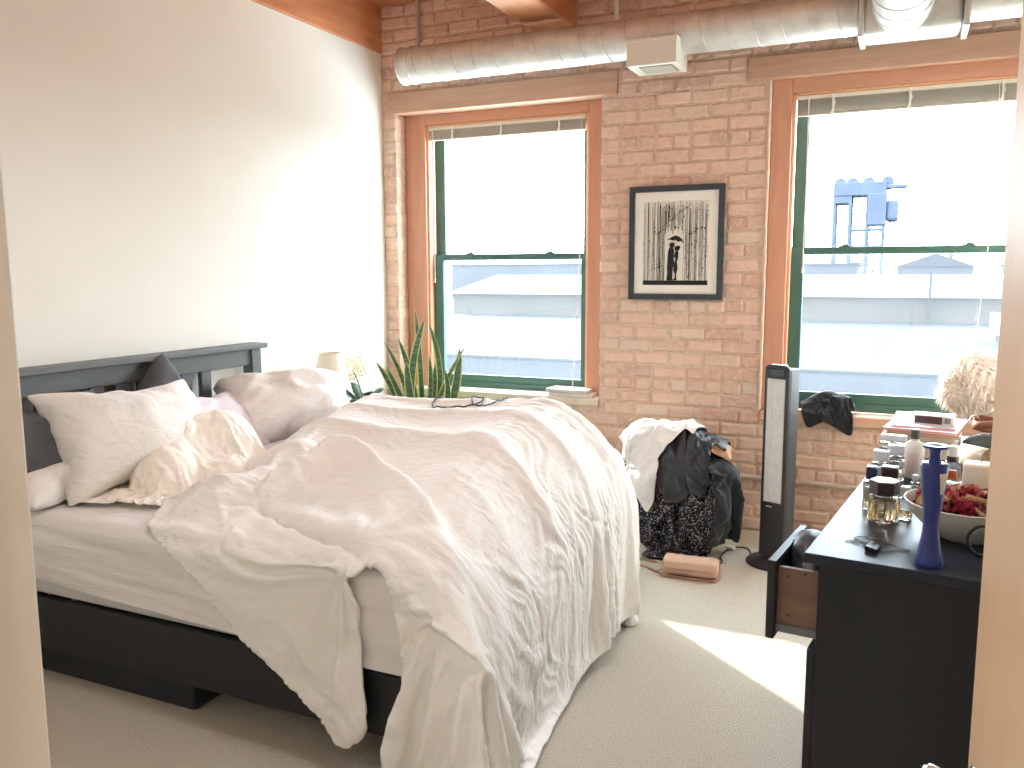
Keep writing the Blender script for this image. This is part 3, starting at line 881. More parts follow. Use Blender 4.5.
# crumpled cream sheet bundled in front of the pillows
def draped(name, label, cat, mat, size, center, rot, bumps, base, frames=34, h=0.02, zdrop=0.30, solid=0.003, seed=0, pleat=0.02, group=None, extra=None, fold=None, bend=0.6, keepf=None, fine=0.002, smooth=1, sub=1):
    """a cloth of the given size dropped over bumps; bumps are (x, y, z, rx, ry, rz) ellipsoids"""
    W, H = size; nx, ny = int(W / h), int(H / h)
    Rz = Matrix.Rotation(R(rot), 4, 'Z'); V = []
    zt = max([b[2] + b[5] for b in bumps] + [base]) + zdrop
    for i in range(nx + 1):
        for j in range(ny + 1):
            u, v = i / nx - .5, j / ny - .5
            p = Rz @ Vector((W * u, H * v, 0))
            z = (fold * ridged(nz(W * u * 8 + 0.5 * nz(u * 3, v * 3, seed), H * v * 1.6 + seed, seed + 2)) if fold else 0) + pleat * ridged(nz(W * u * 2.2 + seed, H * v * 6, seed + 1)) + pleat * 0.7 * ridged(nz(W * u * 6, H * v * 5 + seed, seed + 4))
            V.append(Vector((center[0] + p.x, center[1] + p.y, zt + z)))
    F = tri_grid(nx, ny, (lambda i, j: keepf((i + .5) / nx - .5, (j + .5) / ny - .5)) if keepf else None)
    V, F = compact(V, F); smooth_border(V, F, 4)
    col = []
    for (x, y, z, rx, ry, rz) in bumps:
        b = MB().sphere((x, y, z), 1.0, 20, 12, (rx, ry, rz)); b.bm.verts.index_update()
        col.append(([tuple(q.co) for q in b.bm.verts], [tuple(q.index for q in f.verts) for f in b.bm.faces])); b.bm.free()
    col.append(([(-1, -5, base), (5, -5, base), (5, 1, base), (-1, 1, base)], [(0, 1, 2, 3)]))
    if extra: col += extra
    co = simulate(V, F, col, frames=frames, mass=0.3, tension=14, shear=6, bend=bend, shrink=-0.05, thick=0.006, friction=40, quality=5, air=1.0)
    mb = MB(); mb.raw(co, F)
    bmesh.ops.subdivide_edges(mb.bm, edges=mb.bm.edges[:], cuts=1, use_grid_fill=True)
    for _ in range(smooth): bmesh.ops.smooth_vert(mb.bm, verts=mb.bm.verts[:], factor=0.35, use_axis_x=True, use_axis_y=True, use_axis_z=True)
    mb.bm.normal_update()
    for v in mb.bm.verts:
        c = v.co; v.co = c + v.normal * fine * (ridged(nz(c.x * 9 + c.z * 5, c.y * 22, seed + 7)) - .4)
    o = one(name, mb, mat, label, cat, group, smooth=True, angle=180, solid=solid, sub=sub)
    return o, co, F
draped('bed_sheet', 'crumpled cream sheet bundled in front of the large white pillow', 'sheet', M_cream, (0.82, 1.0), (0.58, -2.43), 20,
       [(0.60, -2.58, 0.71, 0.12, 0.13, 0.12), (0.56, -2.24, 0.74, 0.15, 0.15, 0.19), (0.75, -2.42, 0.68, 0.10, 0.11, 0.09), (0.50, -2.42, 0.78, 0.09, 0.10, 0.15)], 0.664, frames=36, h=0.016, seed=5, pleat=0.045, fine=0.005, smooth=0, bend=0.3)
draped('bed_sheet', 'pale mauve sheet folded flat between the lilac pillow and the duvet', 'sheet', M_mauve, (0.42, 0.66), (0.62, -1.86), 0,
       [(0.62, -1.86, 0.67, 0.13, 0.26, 0.05)], 0.664, frames=24, h=0.024, seed=15, pleat=0.014, zdrop=0.08)
# ------------------------------------------------------------------ duct
M_galv = NT('galvanised_steel')
_v = M_galv.coord((1, 1, 1)); _f = M_galv.noise(_v, 9, 4, 0.6); _g = M_galv.noise(M_galv.coord((0.5, 8, 8)), 4, 3)
_c = M_galv.ramp(_f, [(0.3, sr(196, 196, 192)), (0.7, sr(226, 225, 220))])
M_galv = M_galv.set(_c, M_galv.math('ADD', M_galv.math('MULTIPLY', _g, 0.2), 0.38), 0.45)
M_ductdark = plain('duct_seam', sr(150, 150, 147), 0.5, 0.5)
M_white_metal = plain('off_white_enamel', sr(222, 218, 208), 0.45, 0.0, var=0.02)
def duct():
    t = thing('air_duct', 'galvanised spiral air duct hung across the top of the brick wall', 'duct', (1.7, -0.26, 2.73))
    r = 0.11; yc, zc = -0.26, 2.84
    Rx = Matrix.Translation((0, yc, zc)) @ Matrix.Rotation(PI / 2, 4, 'Y')
    def pipe(x0, x1, r, rough=0.0):
        m = MB(); m.lathe([(0.0, x0), (r - 0.012, x0), (r - 0.012, x0 + 0.001), (r, x0 + 0.004), (r, x1)], 56, Rx); return m
    pipe(0.335, 3.03, r).build('duct_pipe', M_galv, t, smooth=True, angle=50)
    # spiral lock seam
    s = MB(); pts = []
    x = 0.40; N = 40; turns = 19; pitch = (3.0 - 0.40) / turns
    for k in range(turns * N + 1):
        a = 2 * PI * k / N; pts.append((0.40 + pitch * k / N, yc + (r + 0.0005) * math.cos(a), zc + (r + 0.0005) * math.sin(a)))
    s.tube(pts, 0.0035, 6)
    s.build('spiral_seam', M_galv, t, smooth=True)
    c = MB()
    for xa in (0.345, 0.42):
        c.lathe([(r, xa - 0.008), (r + 0.005, xa - 0.005), (r + 0.005, xa + 0.005), (r, xa + 0.008)], 56, Rx, cap=False)
    c.build('end_collar', M_galv, t, smooth=True, angle=60)
    # square to round saddle with flanges
    q = MB(); q.box((3.045, yc - 0.125, zc - 0.145), (3.50, yc + 0.125, zc + 0.125), 0.035, seg=3); q.build('saddle', M_galv, t, smooth=True, angle=35)
    for xa in (3.035, 3.50):
        MB().box((xa, yc - 0.138, zc - 0.152), (xa + 0.028, yc + 0.138, zc + 0.138), 0.006).build('flange', M_galv, t, smooth=True, angle=35)
    m = MB(); m.lathe([(0.105, 3.52), (0.105, 4.09)], 48, Rx, cap=False); m.build('duct_pipe', M_galv, t, smooth=True, angle=50)
    # branch rising towards the room
    pts = catmull([(3.235, -0.27, 2.82), (3.235, -0.46, 2.835), (3.235, -0.62, 2.875), (3.24, -0.80, 2.96), (3.24, -0.98, 3.06), (3.24, -1.25, 3.14), (3.24, -1.7, 3.16), (3.24, -3.2, 3.16)], 4)
    b = MB(); b.tube(pts, 0.137, 40); b.build('branch_pipe', M_galv, t, smooth=True, angle=50)
    for k in range(3, len(pts) - 1, 2):
        sm = MB()
        p = Vector(pts[k]); d = (Vector(pts[k + 1]) - Vector(pts[k - 1])).normalized()
        Mx = Matrix.Translation(p) @ d.to_track_quat('Z', 'Y').to_matrix().to_4x4()
        sm.lathe([(0.136, -0.005), (0.141, -0.002), (0.141, 0.002), (0.136, 0.005)], 40, Mx, cap=False)
        sm.build('branch_seam', M_galv, t, smooth=True, angle=60)
    # outlet box with grille
    g = MB(); x0, x1, y0, y1, z0, z1 = 1.862, 2.138, -0.425, -0.17, 2.655, 2.792
    g.box((x0, y0, z0), (x1, y1, z1), 0.004); g.box((x0 - 0.004, y0 - 0.004, z1 - 0.012), (x1 + 0.004, y1, z1 + 0.004), 0.002)
    gb = g.build('outlet_box', M_white_metal, t)
    gr = MB(); gr.box((x0 + 0.06, y0 + 0.035, z0 - 0.004), (x1 - 0.03, y1 - 0.06, z0 + 0.001), 0.001)
    gr.build('grille', plain('grille_grey', sr(150, 147, 140), 0.5), gb)
    sl = MB()
    for k in range(9):
        y = lerp(y0 + 0.045, y1 - 0.07, k / 8)
        sl.box((x0 + 0.068, y - 0.003, z0 - 0.007), (x1 - 0.038, y + 0.003, z0 - 0.003))
    sl.build('grille_slats', M_white_metal, gb)
    for x in (1.75, 2.45):
        MB().box((x - 0.012, yc - 0.001, zc + r - 0.002), (x + 0.012, yc + 0.001, CEIL - 0.001)).build('hanger_strap', M_galv, t)
duct()
M_conduit = plain('grey_conduit', sr(196, 178, 162), 0.55, 0.1)
def conduit():
    m = MB(); m.cyl((0.305, -0.018, 2.97), (0.305, -0.018, CEIL - 0.001), 0.012, n=12)
    for z in (3.05, 3.22): m.box((0.28, -0.022, z), (0.33, 0.0, z + 0.015), 0.002)
    one('conduit', m, M_conduit, 'thin vertical conduit on the brick above the duct', 'pipe', smooth=True)
    m = MB(); m.cyl((2.05, -0.02, 0.335), (4.09, -0.02, 0.318), 0.016, n=14)
    for x in (2.2, 2.66, 3.15, 3.8): m.box((x, -0.037, 0.295), (x + 0.022, 0.0, 0.36), 0.003)
    one('conduit', m, M_conduit, 'horizontal conduit running low along the brick behind the tower fan', 'pipe', smooth=True)
conduit()

# ------------------------------------------------------------------ framed print
M_black_frame = wood('charcoal_frame', sr(46, 52, 60), sr(58, 64, 72), 'z', 1.5, 0.45, knots=False, bump=0.0003)
M_mat = plain('white_mat_board', sr(240, 237, 228), 0.8, var=0.01)
M_print = plain('print_paper', sr(226, 222, 212), 0.8, var=0.02)
M_ink = plain('black_ink', sr(34, 33, 34), 0.8, var=0.05)
M_inkgrey = plain('grey_ink', sr(120, 115, 108), 0.8, var=0.1)
def picture():
    x0, x1, z0, z1 = 1.772, 2.341, 1.376, 2.048
    t = thing('framed_print', 'black framed print of a couple under an umbrella among bare trees', 'picture', ((x0 + x1) / 2, -0.02, z0))
    yb, yf = -0.008, -0.036
    f = MB(); w = 0.034
    f.box((x0, yf, z0), (x0 + w, yb, z1), 0.004); f.box((x1 - w, yf, z0), (x1, yb, z1), 0.004)
    f.box((x0 + w - 0.001, yf + 0.0005, z0), (x1 - w + 0.001, yb, z0 + w), 0.004); f.box((x0 + w - 0.001, yf + 0.0005, z1 - w), (x1 - w + 0.001, yb, z1), 0.004)
    f.build('frame', M_black_frame, t)
    MB().box((x0 + w - 0.003, -0.020, z0 + w - 0.003), (x1 - w + 0.003, -0.009, z1 - w + 0.003)).build('mat_board', M_mat, t)
    px0, px1, pz0, pz1 = x0 + 0.089, x1 - 0.089, z0 + 0.087, z1 - 0.090
    MB().box((px0, -0.0212, pz0), (px1, -0.0195, pz1)).build('print_sheet', M_print, t)
    W, H = px1 - px0, pz1 - pz0
    art = MB(); r = random.Random(11); y = -0.0222
    def P(u, v): return (px0 + W * u, y, pz0 + H * v)
    def poly(pts, mi=0, dy=0.0):
        art.mi = mi; art.raw([(px0 + W * u, y - dy, pz0 + H * v) for u, v in pts], [tuple(range(len(pts)))])
    poly([(0, 0), (1, 0), (1, 0.055), (0, 0.055)])                       # ground
    for k in range(96):                                                  # tree trunks and drips
        u = r.random(); mid = abs(u - 0.49)
        v0 = 0.056 if mid > 0.16 or r.random() < 0.12 else r.uniform(0.60, 0.78)
        v1 = r.uniform(0.88, 1.0); wd = r.choice((0.0015, 0.002, 0.003, 0.004))
        n = 9; L, Rr = [], []
        for i in range(n + 1):
            v = lerp(v0, v1, i / n); j = 0.006 * nz(k * 3.1, v * 6, 2); ww = wd * (0.5 + r.random())
            L.append((clamp(u + j - ww), v)); Rr.append((clamp(u + j + ww), v))
        poly(L + Rr[::-1], 1 if r.random() < 0.6 else 0, 0.0001)
    for k in range(430):                                                 # bark marks
        u, v = r.random(), r.uniform(0.07, 0.99)
        if abs(u - 0.49) < 0.15 and v < 0.62: continue
        if nz(u * 9, v * 3, 8) < -0.12: continue
        a, b = r.uniform(0.003, 0.010), r.uniform(0.003, 0.014)
        poly([(u - a, v), (u, v - b), (u + a, v + r.uniform(-.004, .004)), (u, v + b)], 0, 0.0002)
    for (u0, v0, u1, v1) in ((0.30, 0.70, 0.62, 0.90), (0.70, 0.60, 0.92, 0.70), (0.12, 0.18, 0.32, 0.24), (0.22, 0.62, 0.42, 0.72), (0.55, 0.86, 0.75, 0.96)):
        poly([(u0, v0 - .003), (u1, v1 - .002), (u1, v1 + .002), (u0, v0 + .004)], 0, 0.0003)
    # umbrella, two figures
    poly([(0.36, 0.535), (0.42, 0.565), (0.47, 0.585), (0.50, 0.592), (0.55, 0.580), (0.60, 0.550), (0.635, 0.49), (0.585, 0.525), (0.54, 0.515), (0.50, 0.540), (0.455, 0.530), (0.42, 0.545)], 0, 0.0004)
    poly([(0.487, 0.54), (0.493, 0.54), (0.483, 0.40), (0.477, 0.40)], 0, 0.0004)
    def disk(u, v, a, b): poly([(u + a * math.cos(i * PI / 8), v + b * math.sin(i * PI / 8)) for i in range(16)], 0, 0.0004)
    disk(0.447, 0.478, 0.042, 0.034)
    poly([(0.405, 0.445), (0.43, 0.455), (0.465, 0.452), (0.482, 0.40), (0.480, 0.33), (0.487, 0.26), (0.470, 0.20), (0.462, 0.10), (0.468, 0.056), (0.370, 0.056), (0.382, 0.14), (0.376, 0.22), (0.384, 0.33), (0.388, 0.40)], 0, 0.0005)
    disk(0.528, 0.438, 0.040, 0.032); disk(0.556, 0.452, 0.022, 0.018)
    poly([(0.500, 0.405), (0.525, 0.412), (0.552, 0.395), (0.548, 0.33), (0.530, 0.27), (0.545, 0.20), (0.522, 0.13), (0.526, 0.085), (0.500, 0.070), (0.498, 0.13), (0.474, 0.18), (0.480, 0.25), (0.505, 0.31), (0.480, 0.345)], 0, 0.0006)
    poly([(0.46, 0.058), (0.53, 0.058), (0.535, 0.075), (0.50, 0.085)], 0, 0.0004)
    art.build('printed_ink', [M_ink, M_inkgrey], t)
picture()

# ------------------------------------------------------------------ nightstand, lamp and plants at the far side
M_ns = wood('dark_nightstand_wood', sr(70, 60, 54), sr(92, 80, 72), 'y', 1.0, 0.5, knots=False)
ns = thing('nightstand', 'small dark wooden nightstand between the bed and the windows', 'nightstand', (0.27, -0.86, 0))
MB().box((0.03, -1.10, 0.555), (0.50, -0.42, 0.585), 0.004).build('top', M_ns, ns)
MB().box((0.05, -1.08, 0.37), (0.48, -0.44, 0.556), 0.003).build('body', M_ns, ns)
_dr = MB().box((0.479, -1.06, 0.385), (0.494, -0.46, 0.545), 0.003).build('drawer', M_ns, ns)
MB().sphere((0.503, -0.76, 0.465), 0.012).build('knob', M_chrome, _dr, smooth=True)
for x in (0.07, 0.46):
    for y in (-1.06, -0.46): MB().box((x - 0.02, y - 0.02, 0), (x + 0.02, y + 0.02, 0.375), 0.003).build('leg', M_ns, ns)

LX, LY = 0.20, -0.93
lamp = thing('table_lamp', 'table lamp with a cream tapered shade on the nightstand', 'lamp', (LX, LY, 0.5855))
T = Matrix.Translation((LX, LY, 0.586))
M_ceramic = plain('cream_ceramic', sr(226, 214, 196), 0.25, var=0.03)
MB().lathe([(0.0, 0), (0.055, 0), (0.058, 0.01), (0.05, 0.02), (0.06, 0.06), (0.065, 0.12), (0.045, 0.20), (0.02, 0.245), (0.012, 0.26), (0.012, 0.31), (0, 0.31)], 36, T).build('base', M_ceramic, lamp, smooth=True, angle=60)
M_shade = fabric('cream_lamp_shade', sr(240, 231, 212), 0.9, 0.02, 8, 0.0006, 600)
sh = MB(); sh.lathe([(0.118, 0.275), (0.066, 0.478), (0.064, 0.478), (0.116, 0.275)], 48, T, cap=False)
sh.build('lamp_shade', M_shade, lamp, smooth=True, angle=60)
for (r_, z_) in ((0.1175, 0.275), (0.0655, 0.478)):
    rg = MB()
    rg.tube([(LX + r_ * math.cos(2*PI*k/40), LY + r_ * math.sin(2*PI*k/40), 0.586 + z_) for k in range(40)], 0.003, 6, closed=True)
    if r_ > 0.1: rg.build('shade_ring', M_blind, lamp, smooth=True)
for a in (0, 2*PI/3, 4*PI/3): rg.cyl((LX, LY, 1.025), (LX + 0.064 * math.cos(a), LY + 0.064 * math.sin(a), 1.06), 0.0015, n=5)
rg.build('shade_ring', M_blind, lamp, smooth=True)
MB().sphere((LX, LY, 0.935), 0.03, sc=(1, 1, 1.25)).cyl((LX, LY, 0.88), (LX, LY, 0.92), 0.013).build('bulb', plain('bulb_glass', sr(238, 236, 230), 0.2), lamp, smooth=True)

# leaves ------------------------------------------------------------
def leaf_mat(name, dark, pale, edge):
    t = NT(name); a = t.attr('Col')
    sp = t.n.new('ShaderNodeSeparateColor'); t.link(a.outputs['Color'], sp.inputs[0])
    f = t.noise(t.coord((1, 1, 1)), 5, 3); b = t.noise(t.coord((4, 4, 60)), 1.0, 3, 0.5, 1.0)
    col = t.mix(t.ramp(b, [(0.45, (0, 0, 0)), (0.6, (0.7,) * 3)]), dark, pale)
    col = t.mix(t.ramp(sp.outputs[0], [(0.70, (0, 0, 0)), (0.80, (1, 1, 1))]), col, edge)
    return t.set(col, 0.38)
M_snake = leaf_mat('snake_plant_leaf', sr(58, 92, 62), sr(104, 132, 104), sr(212, 210, 128))
M_dleaf = leaf_mat('dark_glossy_leaf', sr(48, 78, 58), sr(74, 104, 80), sr(66, 96, 74))
def blade(m, lay, root, tip, bow, w, face, n=14, fold=0.25, thick=0.003, twist=0.4):
    """a strap leaf from root to tip, bowed sideways"""
    root, tip, bow = Vector(root), Vector(tip), Vector(bow)
    rows = []
    for i in range(n + 1):
        t = i / n
        c = root.lerp(tip, t) + bow * (4 * t * (1 - t) if t < .5 else 4 * t * (1 - t))
        d = (tip - root) + bow * (4 - 8 * t); d.normalize()
        a = face + twist * t
        s = Vector((math.cos(a), math.sin(a), 0)); s = (s - d * s.dot(d)).normalized(); nn = s.cross(d)
        ww = w * (0.55 + 0.45 * math.sin(min(1, t * 1.6) * PI / 2)) * (1 if t < 0.6 else math.sqrt(max(0, 1 - ((t - 0.6) / 0.4) ** 1.6)))
        ww = max(ww, 0.0008)
        R1 = []
        for k, u in enumerate((-1, -0.72, 0, 0.72, 1)):
            p = c + s * ww * u + nn * fold * ww * (u * u)
            q = m.bm.verts.new(p); q[lay] = (abs(u), t, 0, 1); R1.append(q)
        B1 = []
        for u in (0.72, 0, -0.72):
            p = c + s * ww * u + nn * (fold * ww * u * u - thick * (1 - abs(u) * .6))
            q = m.bm.verts.new(p); q[lay] = (abs(u), t, 0, 1); B1.append(q)
        rows.append(R1 + B1)
    for A, B in zip(rows, rows[1:]):
        L = len(A)
        for k in range(L):
            j = (k + 1) % L
            m.bm.faces.new((A[k], A[j], B[j], B[k]))
def snake_plant():
    px, py, pz = 0.43, -0.27, 0.40
    t = thing('snake_plant', 'snake plant with tall yellow-edged leaves in front of the left window', 'plant', (px, py, 0))
    T = Matrix.Translation((px, py, 0))
    MB().lathe([(0.0, 0.0), (0.12, 0.0), (0.125, 0.02), (0.165, 0.36), (0.168, 0.40), (0.155, 0.40), (0.150, 0.36), (0.0, 0.355)], 40, T).build('pot', plain('terracotta_pot', sr(190, 122, 92), 0.8), t, smooth=True, angle=50)
    MB().lathe([(0, 0.375), (0.149, 0.370)], 30, T, cap=False).build('soil', plain('potting_soil', sr(62, 48, 38), 0.95, bump=0.01, bscale=80), t)
    m = MB(); lay = m.bm.verts.layers.float_color.new('Col')
    L = [  # tip x, z (in the plane of the plant), dy, width
        (0.175, 1.08, -0.02, 0.020, 0.06), (0.245, 1.105, 0.02, 0.025, 0.05), (0.345, 1.300, 0.06, 0.028, 0.02), (0.470, 1.235, 0.00, 0.030, -0.08),
        (0.455, 1.215, 0.05, 0.030, 0.10), (0.785, 1.065, -0.03, 0.027, -0.05), (0.710, 1.055, 0.02, 0.030, 0.05), (0.10, 0.93, 0.0, 0.022, 0.05),
        (0.30, 0.93, 0.04, 0.026, 0.02), (0.555, 1.02, -0.06, 0.030, 0.04), (0.655, 0.93, -0.05, 0.028, 0.08), (0.215, 0.92, -0.05, 0.024, 0.05),
        (0.39, 0.97, -0.07, 0.032, 0.00), (0.50, 0.95, 0.06, 0.03, 0.02), (0.145, 0.955, -0.06, 0.022, 0.04), (0.685, 0.965, 0.05, 0.024, 0.06)]
    r = random.Random(5)
    for (tx, tz, dy, w, bow) in L:
        rx = px + (tx - px) * 0.22 + r.uniform(-.02, .02); ry = py + dy * 0.6 + r.uniform(-.02, .02)
        blade(m, lay, (rx, ry, 0.37), (tx, py + dy * 1.5, tz), (bow, r.uniform(-.02, .02), 0), w, r.uniform(-0.5, 0.6), twist=r.uniform(-.5, .5))
    m.build('foliage', M_snake, t, smooth=True, angle=50)
snake_plant()
def flower_plant():
    px, py, pz = 0.25, -0.66, 0.586
    t = thing('flowering_plant', 'pale cream flower head with dark leaves in a small pot beside the lamp', 'plant', (px, py, pz))
    T = Matrix.Translation((px, py, pz))
    MB().lathe([(0.0, 0.0), (0.045, 0.0), (0.062, 0.10), (0.064, 0.115), (0.056, 0.115), (0.052, 0.09), (0, 0.085)], 30, T).build('pot', M_ceramic, t, smooth=True, angle=50)
    m = MB(); lay = m.bm.verts.layers.float_color.new('Col'); r = random.Random(8)
    for k in range(15):
        a = 2 * PI * k / 15 + r.uniform(-.2, .2); L = r.uniform(0.12, 0.22)
        blade(m, lay, (px + 0.01 * math.cos(a), py + 0.01 * math.sin(a), pz + 0.09), (px + L * math.cos(a), py + L * math.sin(a), pz + 0.09 + r.uniform(0.06, 0.17)),
              (0, 0, 0.05), 0.030, a + PI / 2, 8, 0.2, 0.0015, 0)
    m.build('foliage', M_dleaf, t, smooth=True, angle=60)
    s = MB(); s.tube(catmull([(px, py, pz + 0.085), (px - 0.01, py - 0.02, pz + 0.22), (px - 0.035, py - 0.05, pz + 0.34)], 5), 0.004, 6); s.build('stem', plain('green_stem', sr(96, 120, 76), 0.6), t)
    f = MB(); cx, cy, cz = px - 0.04, py - 0.055, pz + 0.365
    for k in range(95):
        d = Vector((r.gauss(0, 1), r.gauss(0, 1), r.gauss(0, 1))).normalized()
        p = Vector((cx, cy, cz)) + Vector((d.x * 0.075, d.y * 0.10, d.z * 0.075)) * r.uniform(0.75, 1.05)
        q = d.to_track_quat('Z', 'Y').to_matrix().to_4x4()
        for j in range(4):
            a = j * PI / 2 + r.random(); Mx = Matrix.Translation(p) @ q @ Matrix.Rotation(a, 4, 'Z') @ Matrix.Rotation(-0.4, 4, 'Y')
            f.raw([tuple(Mx @ Vector(c)) for c in ((0, 0, 0), (0.010, -0.008, 0.002), (0.019, 0, 0.004), (0.010, 0.008, 0.002))], [(0, 1, 2, 3)])
    f.build('flower_head', plain('cream_petals', sr(240, 232, 206), 0.7, var=0.06), t)
flower_plant()

# books on the left window sill
M_paper = plain('book_pages', sr(232, 224, 206), 0.85, var=0.03)
def flat_book(name, label, cat, x0, x1, y0, y1, z0, z1, cover, rot=0.0, group=None, spine='-y', soft=False, mats=None):
    cx, cy = (x0 + x1) / 2, (y0 + y1) / 2
    t = thing(name, label, cat, (cx, cy, z0), R(rot), group)
    T = wm(t) @ Matrix.Translation((-cx, -cy, -z0))
    c = 0.0012 if soft else 0.0025
    cv = MB(); cv.box((x0, y0, z0), (x1, y1, z0 + c), 0.0006, T, 1); cv.box((x0, y0, z1 - c), (x1, y1, z1), 0.0006, T, 1)
    if spine == '-y': cv.box((x0, y0, z0), (x1, y0 + c, z1), 0.0006, T, 1)
    elif spine == '-x': cv.box((x0, y0, z0), (x0 + c, y1, z1), 0.0006, T, 1)
    else: cv.box((x1 - c, y0, z0), (x1, y1, z1), 0.0006, T, 1)
    cv.build('cover', cover, t)
    g = 0.003
    a = [x0 + g, y0 + g, z0 + c * 0.98]; b = [x1 - g, y1 - g, z1 - c * 0.98]
    MB().box(a, b, 0.0008, T, 1).build('pages', M_paper, t)
    return t
flat_book('book', 'lower pale book of the two lying on the left window sill', 'book', 1.235, 1.53, -0.005, 0.165, 0.7425, 0.765, plain('pale_cover', sr(226, 220, 210), 0.6), 2)
flat_book('book', 'upper grey-white book of the two lying on the left window sill', 'book', 1.215, 1.50, 0.0, 0.16, 0.7655, 0.788, plain('grey_white_cover', sr(206, 200, 190), 0.6), -3)
# ------------------------------------------------------------------ heap of clothes on a low bin
M_bin = plain('charcoal_bin_plastic', sr(74, 76, 80), 0.5, var=0.05)
HX, HY = 2.235, -0.50
def hamper():
    t = thing('laundry_bin', 'charcoal laundry bin almost hidden under the heap of clothes', 'laundry bin', (HX, HY, 0))
    def ring(z, a, n=32):
        out = []
        for k in range(n):
            th = 2 * PI * k / n; c, s = math.cos(th), math.sin(th)
            e = 0.5
            x = math.copysign(abs(c) ** e, c) * (0.155 + a); y = math.copysign(abs(s) ** e, s) * (0.125 + a)
            out.append((HX + x, HY + y, z))
        return out
    m = MB(); rs = [ring(0.0, -0.012), ring(0.01, 0.0), ring(0.46, 0.03), ring(0.475, 0.038), ring(0.475, 0.028), ring(0.03, -0.01)]
    V = [p for r_ in rs for p in r_]; n = 32; F = []
    for a in range(len(rs) - 1):
        for k in range(n): F.append((a*n+k, a*n+(k+1)%n, (a+1)*n+(k+1)%n, (a+1)*n+k))
    F.append(tuple(range(n))[::-1]); F.append(tuple(range(5*n, 6*n)))
    m.raw(V, F); m.build('bin_body', M_bin, t, smooth=True, angle=50)
    return ([p for r_ in rs[:3] for p in r_], [f for f in F if max(f) < 3 * n] + [tuple(range(2*n, 3*n))])
BINC = hamper()
M_black_cloth = fabric('black_cotton', sr(30, 32, 37), 0.9, 0.08, 6, 0.001, 500, 0.25)
M_leather = plain('black_leather', sr(40, 43, 49), 0.42, var=0.06, scale=12, bump=0.0008, bscale=160)
M_white_shirt = fabric('white_silk_shirt', sr(240, 238, 234), 0.6, 0.02, 5, 0.001, 500, 0.2)
M_maroon = fabric('dark_maroon_knit', sr(70, 44, 50), 0.9, 0.08, 8, 0.002, 300, 0.2)
M_tan = fabric('tan_suede', sr(204, 152, 112), 0.85, 0.06, 8, 0.001, 400, 0.3)
def sequin_mat():
    t = NT('black_dress_with_white_flecks'); v = t.coord()
    w = t.n.new('ShaderNodeTexVoronoi'); w.inputs['Scale'].default_value = 150; t.link(v, w.inputs['Vector'])
    s = t.n.new('ShaderNodeSeparateColor'); t.link(w.outputs['Color'], s.inputs[0])
    dot = t.ramp(w.outputs['Distance'], [(0.0, (1,) * 3), (0.34, (1,) * 3), (0.42, (0,) * 3)])
    pick = t.ramp(s.outputs[0], [(0.60, (0,) * 3), (0.68, (1,) * 3)])
    col = t.mix(t.math('MULTIPLY', dot, pick), sr(26, 27, 34), sr(226, 226, 230))
    return t.set(col, 0.75)
M_seq = sequin_mat()
prev = [BINC]
def heap(name, label, cat, mat, size, center, rot, bumps, seed, **kw):
    zt = max(b[2] + b[5] for b in bumps)
    o, co, F = draped(name, label, cat, mat, size, center, rot, bumps, 0.004, frames=kw.pop('frames', 40), h=kw.pop('h', 0.02), zdrop=kw.pop('zdrop', 0.06), seed=seed, extra=list(prev), **kw)
    prev.append(([tuple(c) for c in co], F))
    return o
core = [(HX - 0.02, HY, 0.46, 0.20, 0.17, 0.10)]
def shirt_cut(u, v):
    """body with two sleeves and a ragged hem"""
    if abs(u) < 0.36 + 0.03 * math.sin(v * 14): return v > -0.44 + 0.07 * math.sin(u * 9 + 1)
    return 0.16 < v + 0.25 * (abs(u) - 0.36) < 0.46
def jacket_cut(u, v):
    if abs(u) < 0.33: return not (abs(u) < 0.03 and v < 0.1) and v > -0.49 + 0.06 * math.sin(u * 11 + 1)
    return 0.05 < v + 0.5 * (abs(u) - 0.33) < 0.42
def flare_cut(u, v): return abs(u) < 0.34 + 0.16 * (0.5 - v) + 0.02 * math.sin(v * 23)
heap('dress', 'black dress with white flecks hanging over the front of the clothes heap', 'dress', M_seq, (0.62, 1.00), (HX - 0.03, HY - 0.17), 14, core, 3, pleat=0.03, fold=0.05, fine=0.005, smooth=0, bend=1.5)
heap('skirt', 'black skirt flaring out to the right side of the clothes heap', 'skirt', M_black_cloth, (0.46, 0.46), (HX + 0.18, HY - 0.01), -36, core + [(HX + 0.20, HY - 0.02, 0.45, 0.10, 0.09, 0.07)], 8, pleat=0.03, fold=0.06, fine=0.005, smooth=0, h=0.016, bend=1.5, keepf=flare_cut)
heap('sweater', 'dark maroon sweater between the white shirt and the black dress', 'sweater', M_maroon, (0.40, 0.56), (HX - 0.18, HY - 0.08), 12, [(HX - 0.12, HY, 0.54, 0.16, 0.14, 0.08)], 12, pleat=0.03, fold=0.03, bend=1.0, smooth=0)
heap('suede_top', 'tan suede top tucked at the right of the black leather jacket', 'top', M_tan, (0.28, 0.26), (HX + 0.145, HY + 0.04), 25, [(HX + 0.13, HY + 0.04, 0.56, 0.12, 0.10, 0.06)], 15, pleat=0.02, fold=0.03, bend=1.0)
heap('jacket', 'black leather jacket slung over the middle of the clothes heap', 'jacket', M_leather, (0.42, 0.70), (HX + 0.04, HY - 0.07), 8, [(HX + 0.03, HY + 0.01, 0.61, 0.09, 0.10, 0.085), (HX + 0.09, HY, 0.58, 0.05, 0.09, 0.08)], 18, pleat=0.03, fold=0.06, bend=3.0, fine=0.003, smooth=0, h=0.015, keepf=jacket_cut)
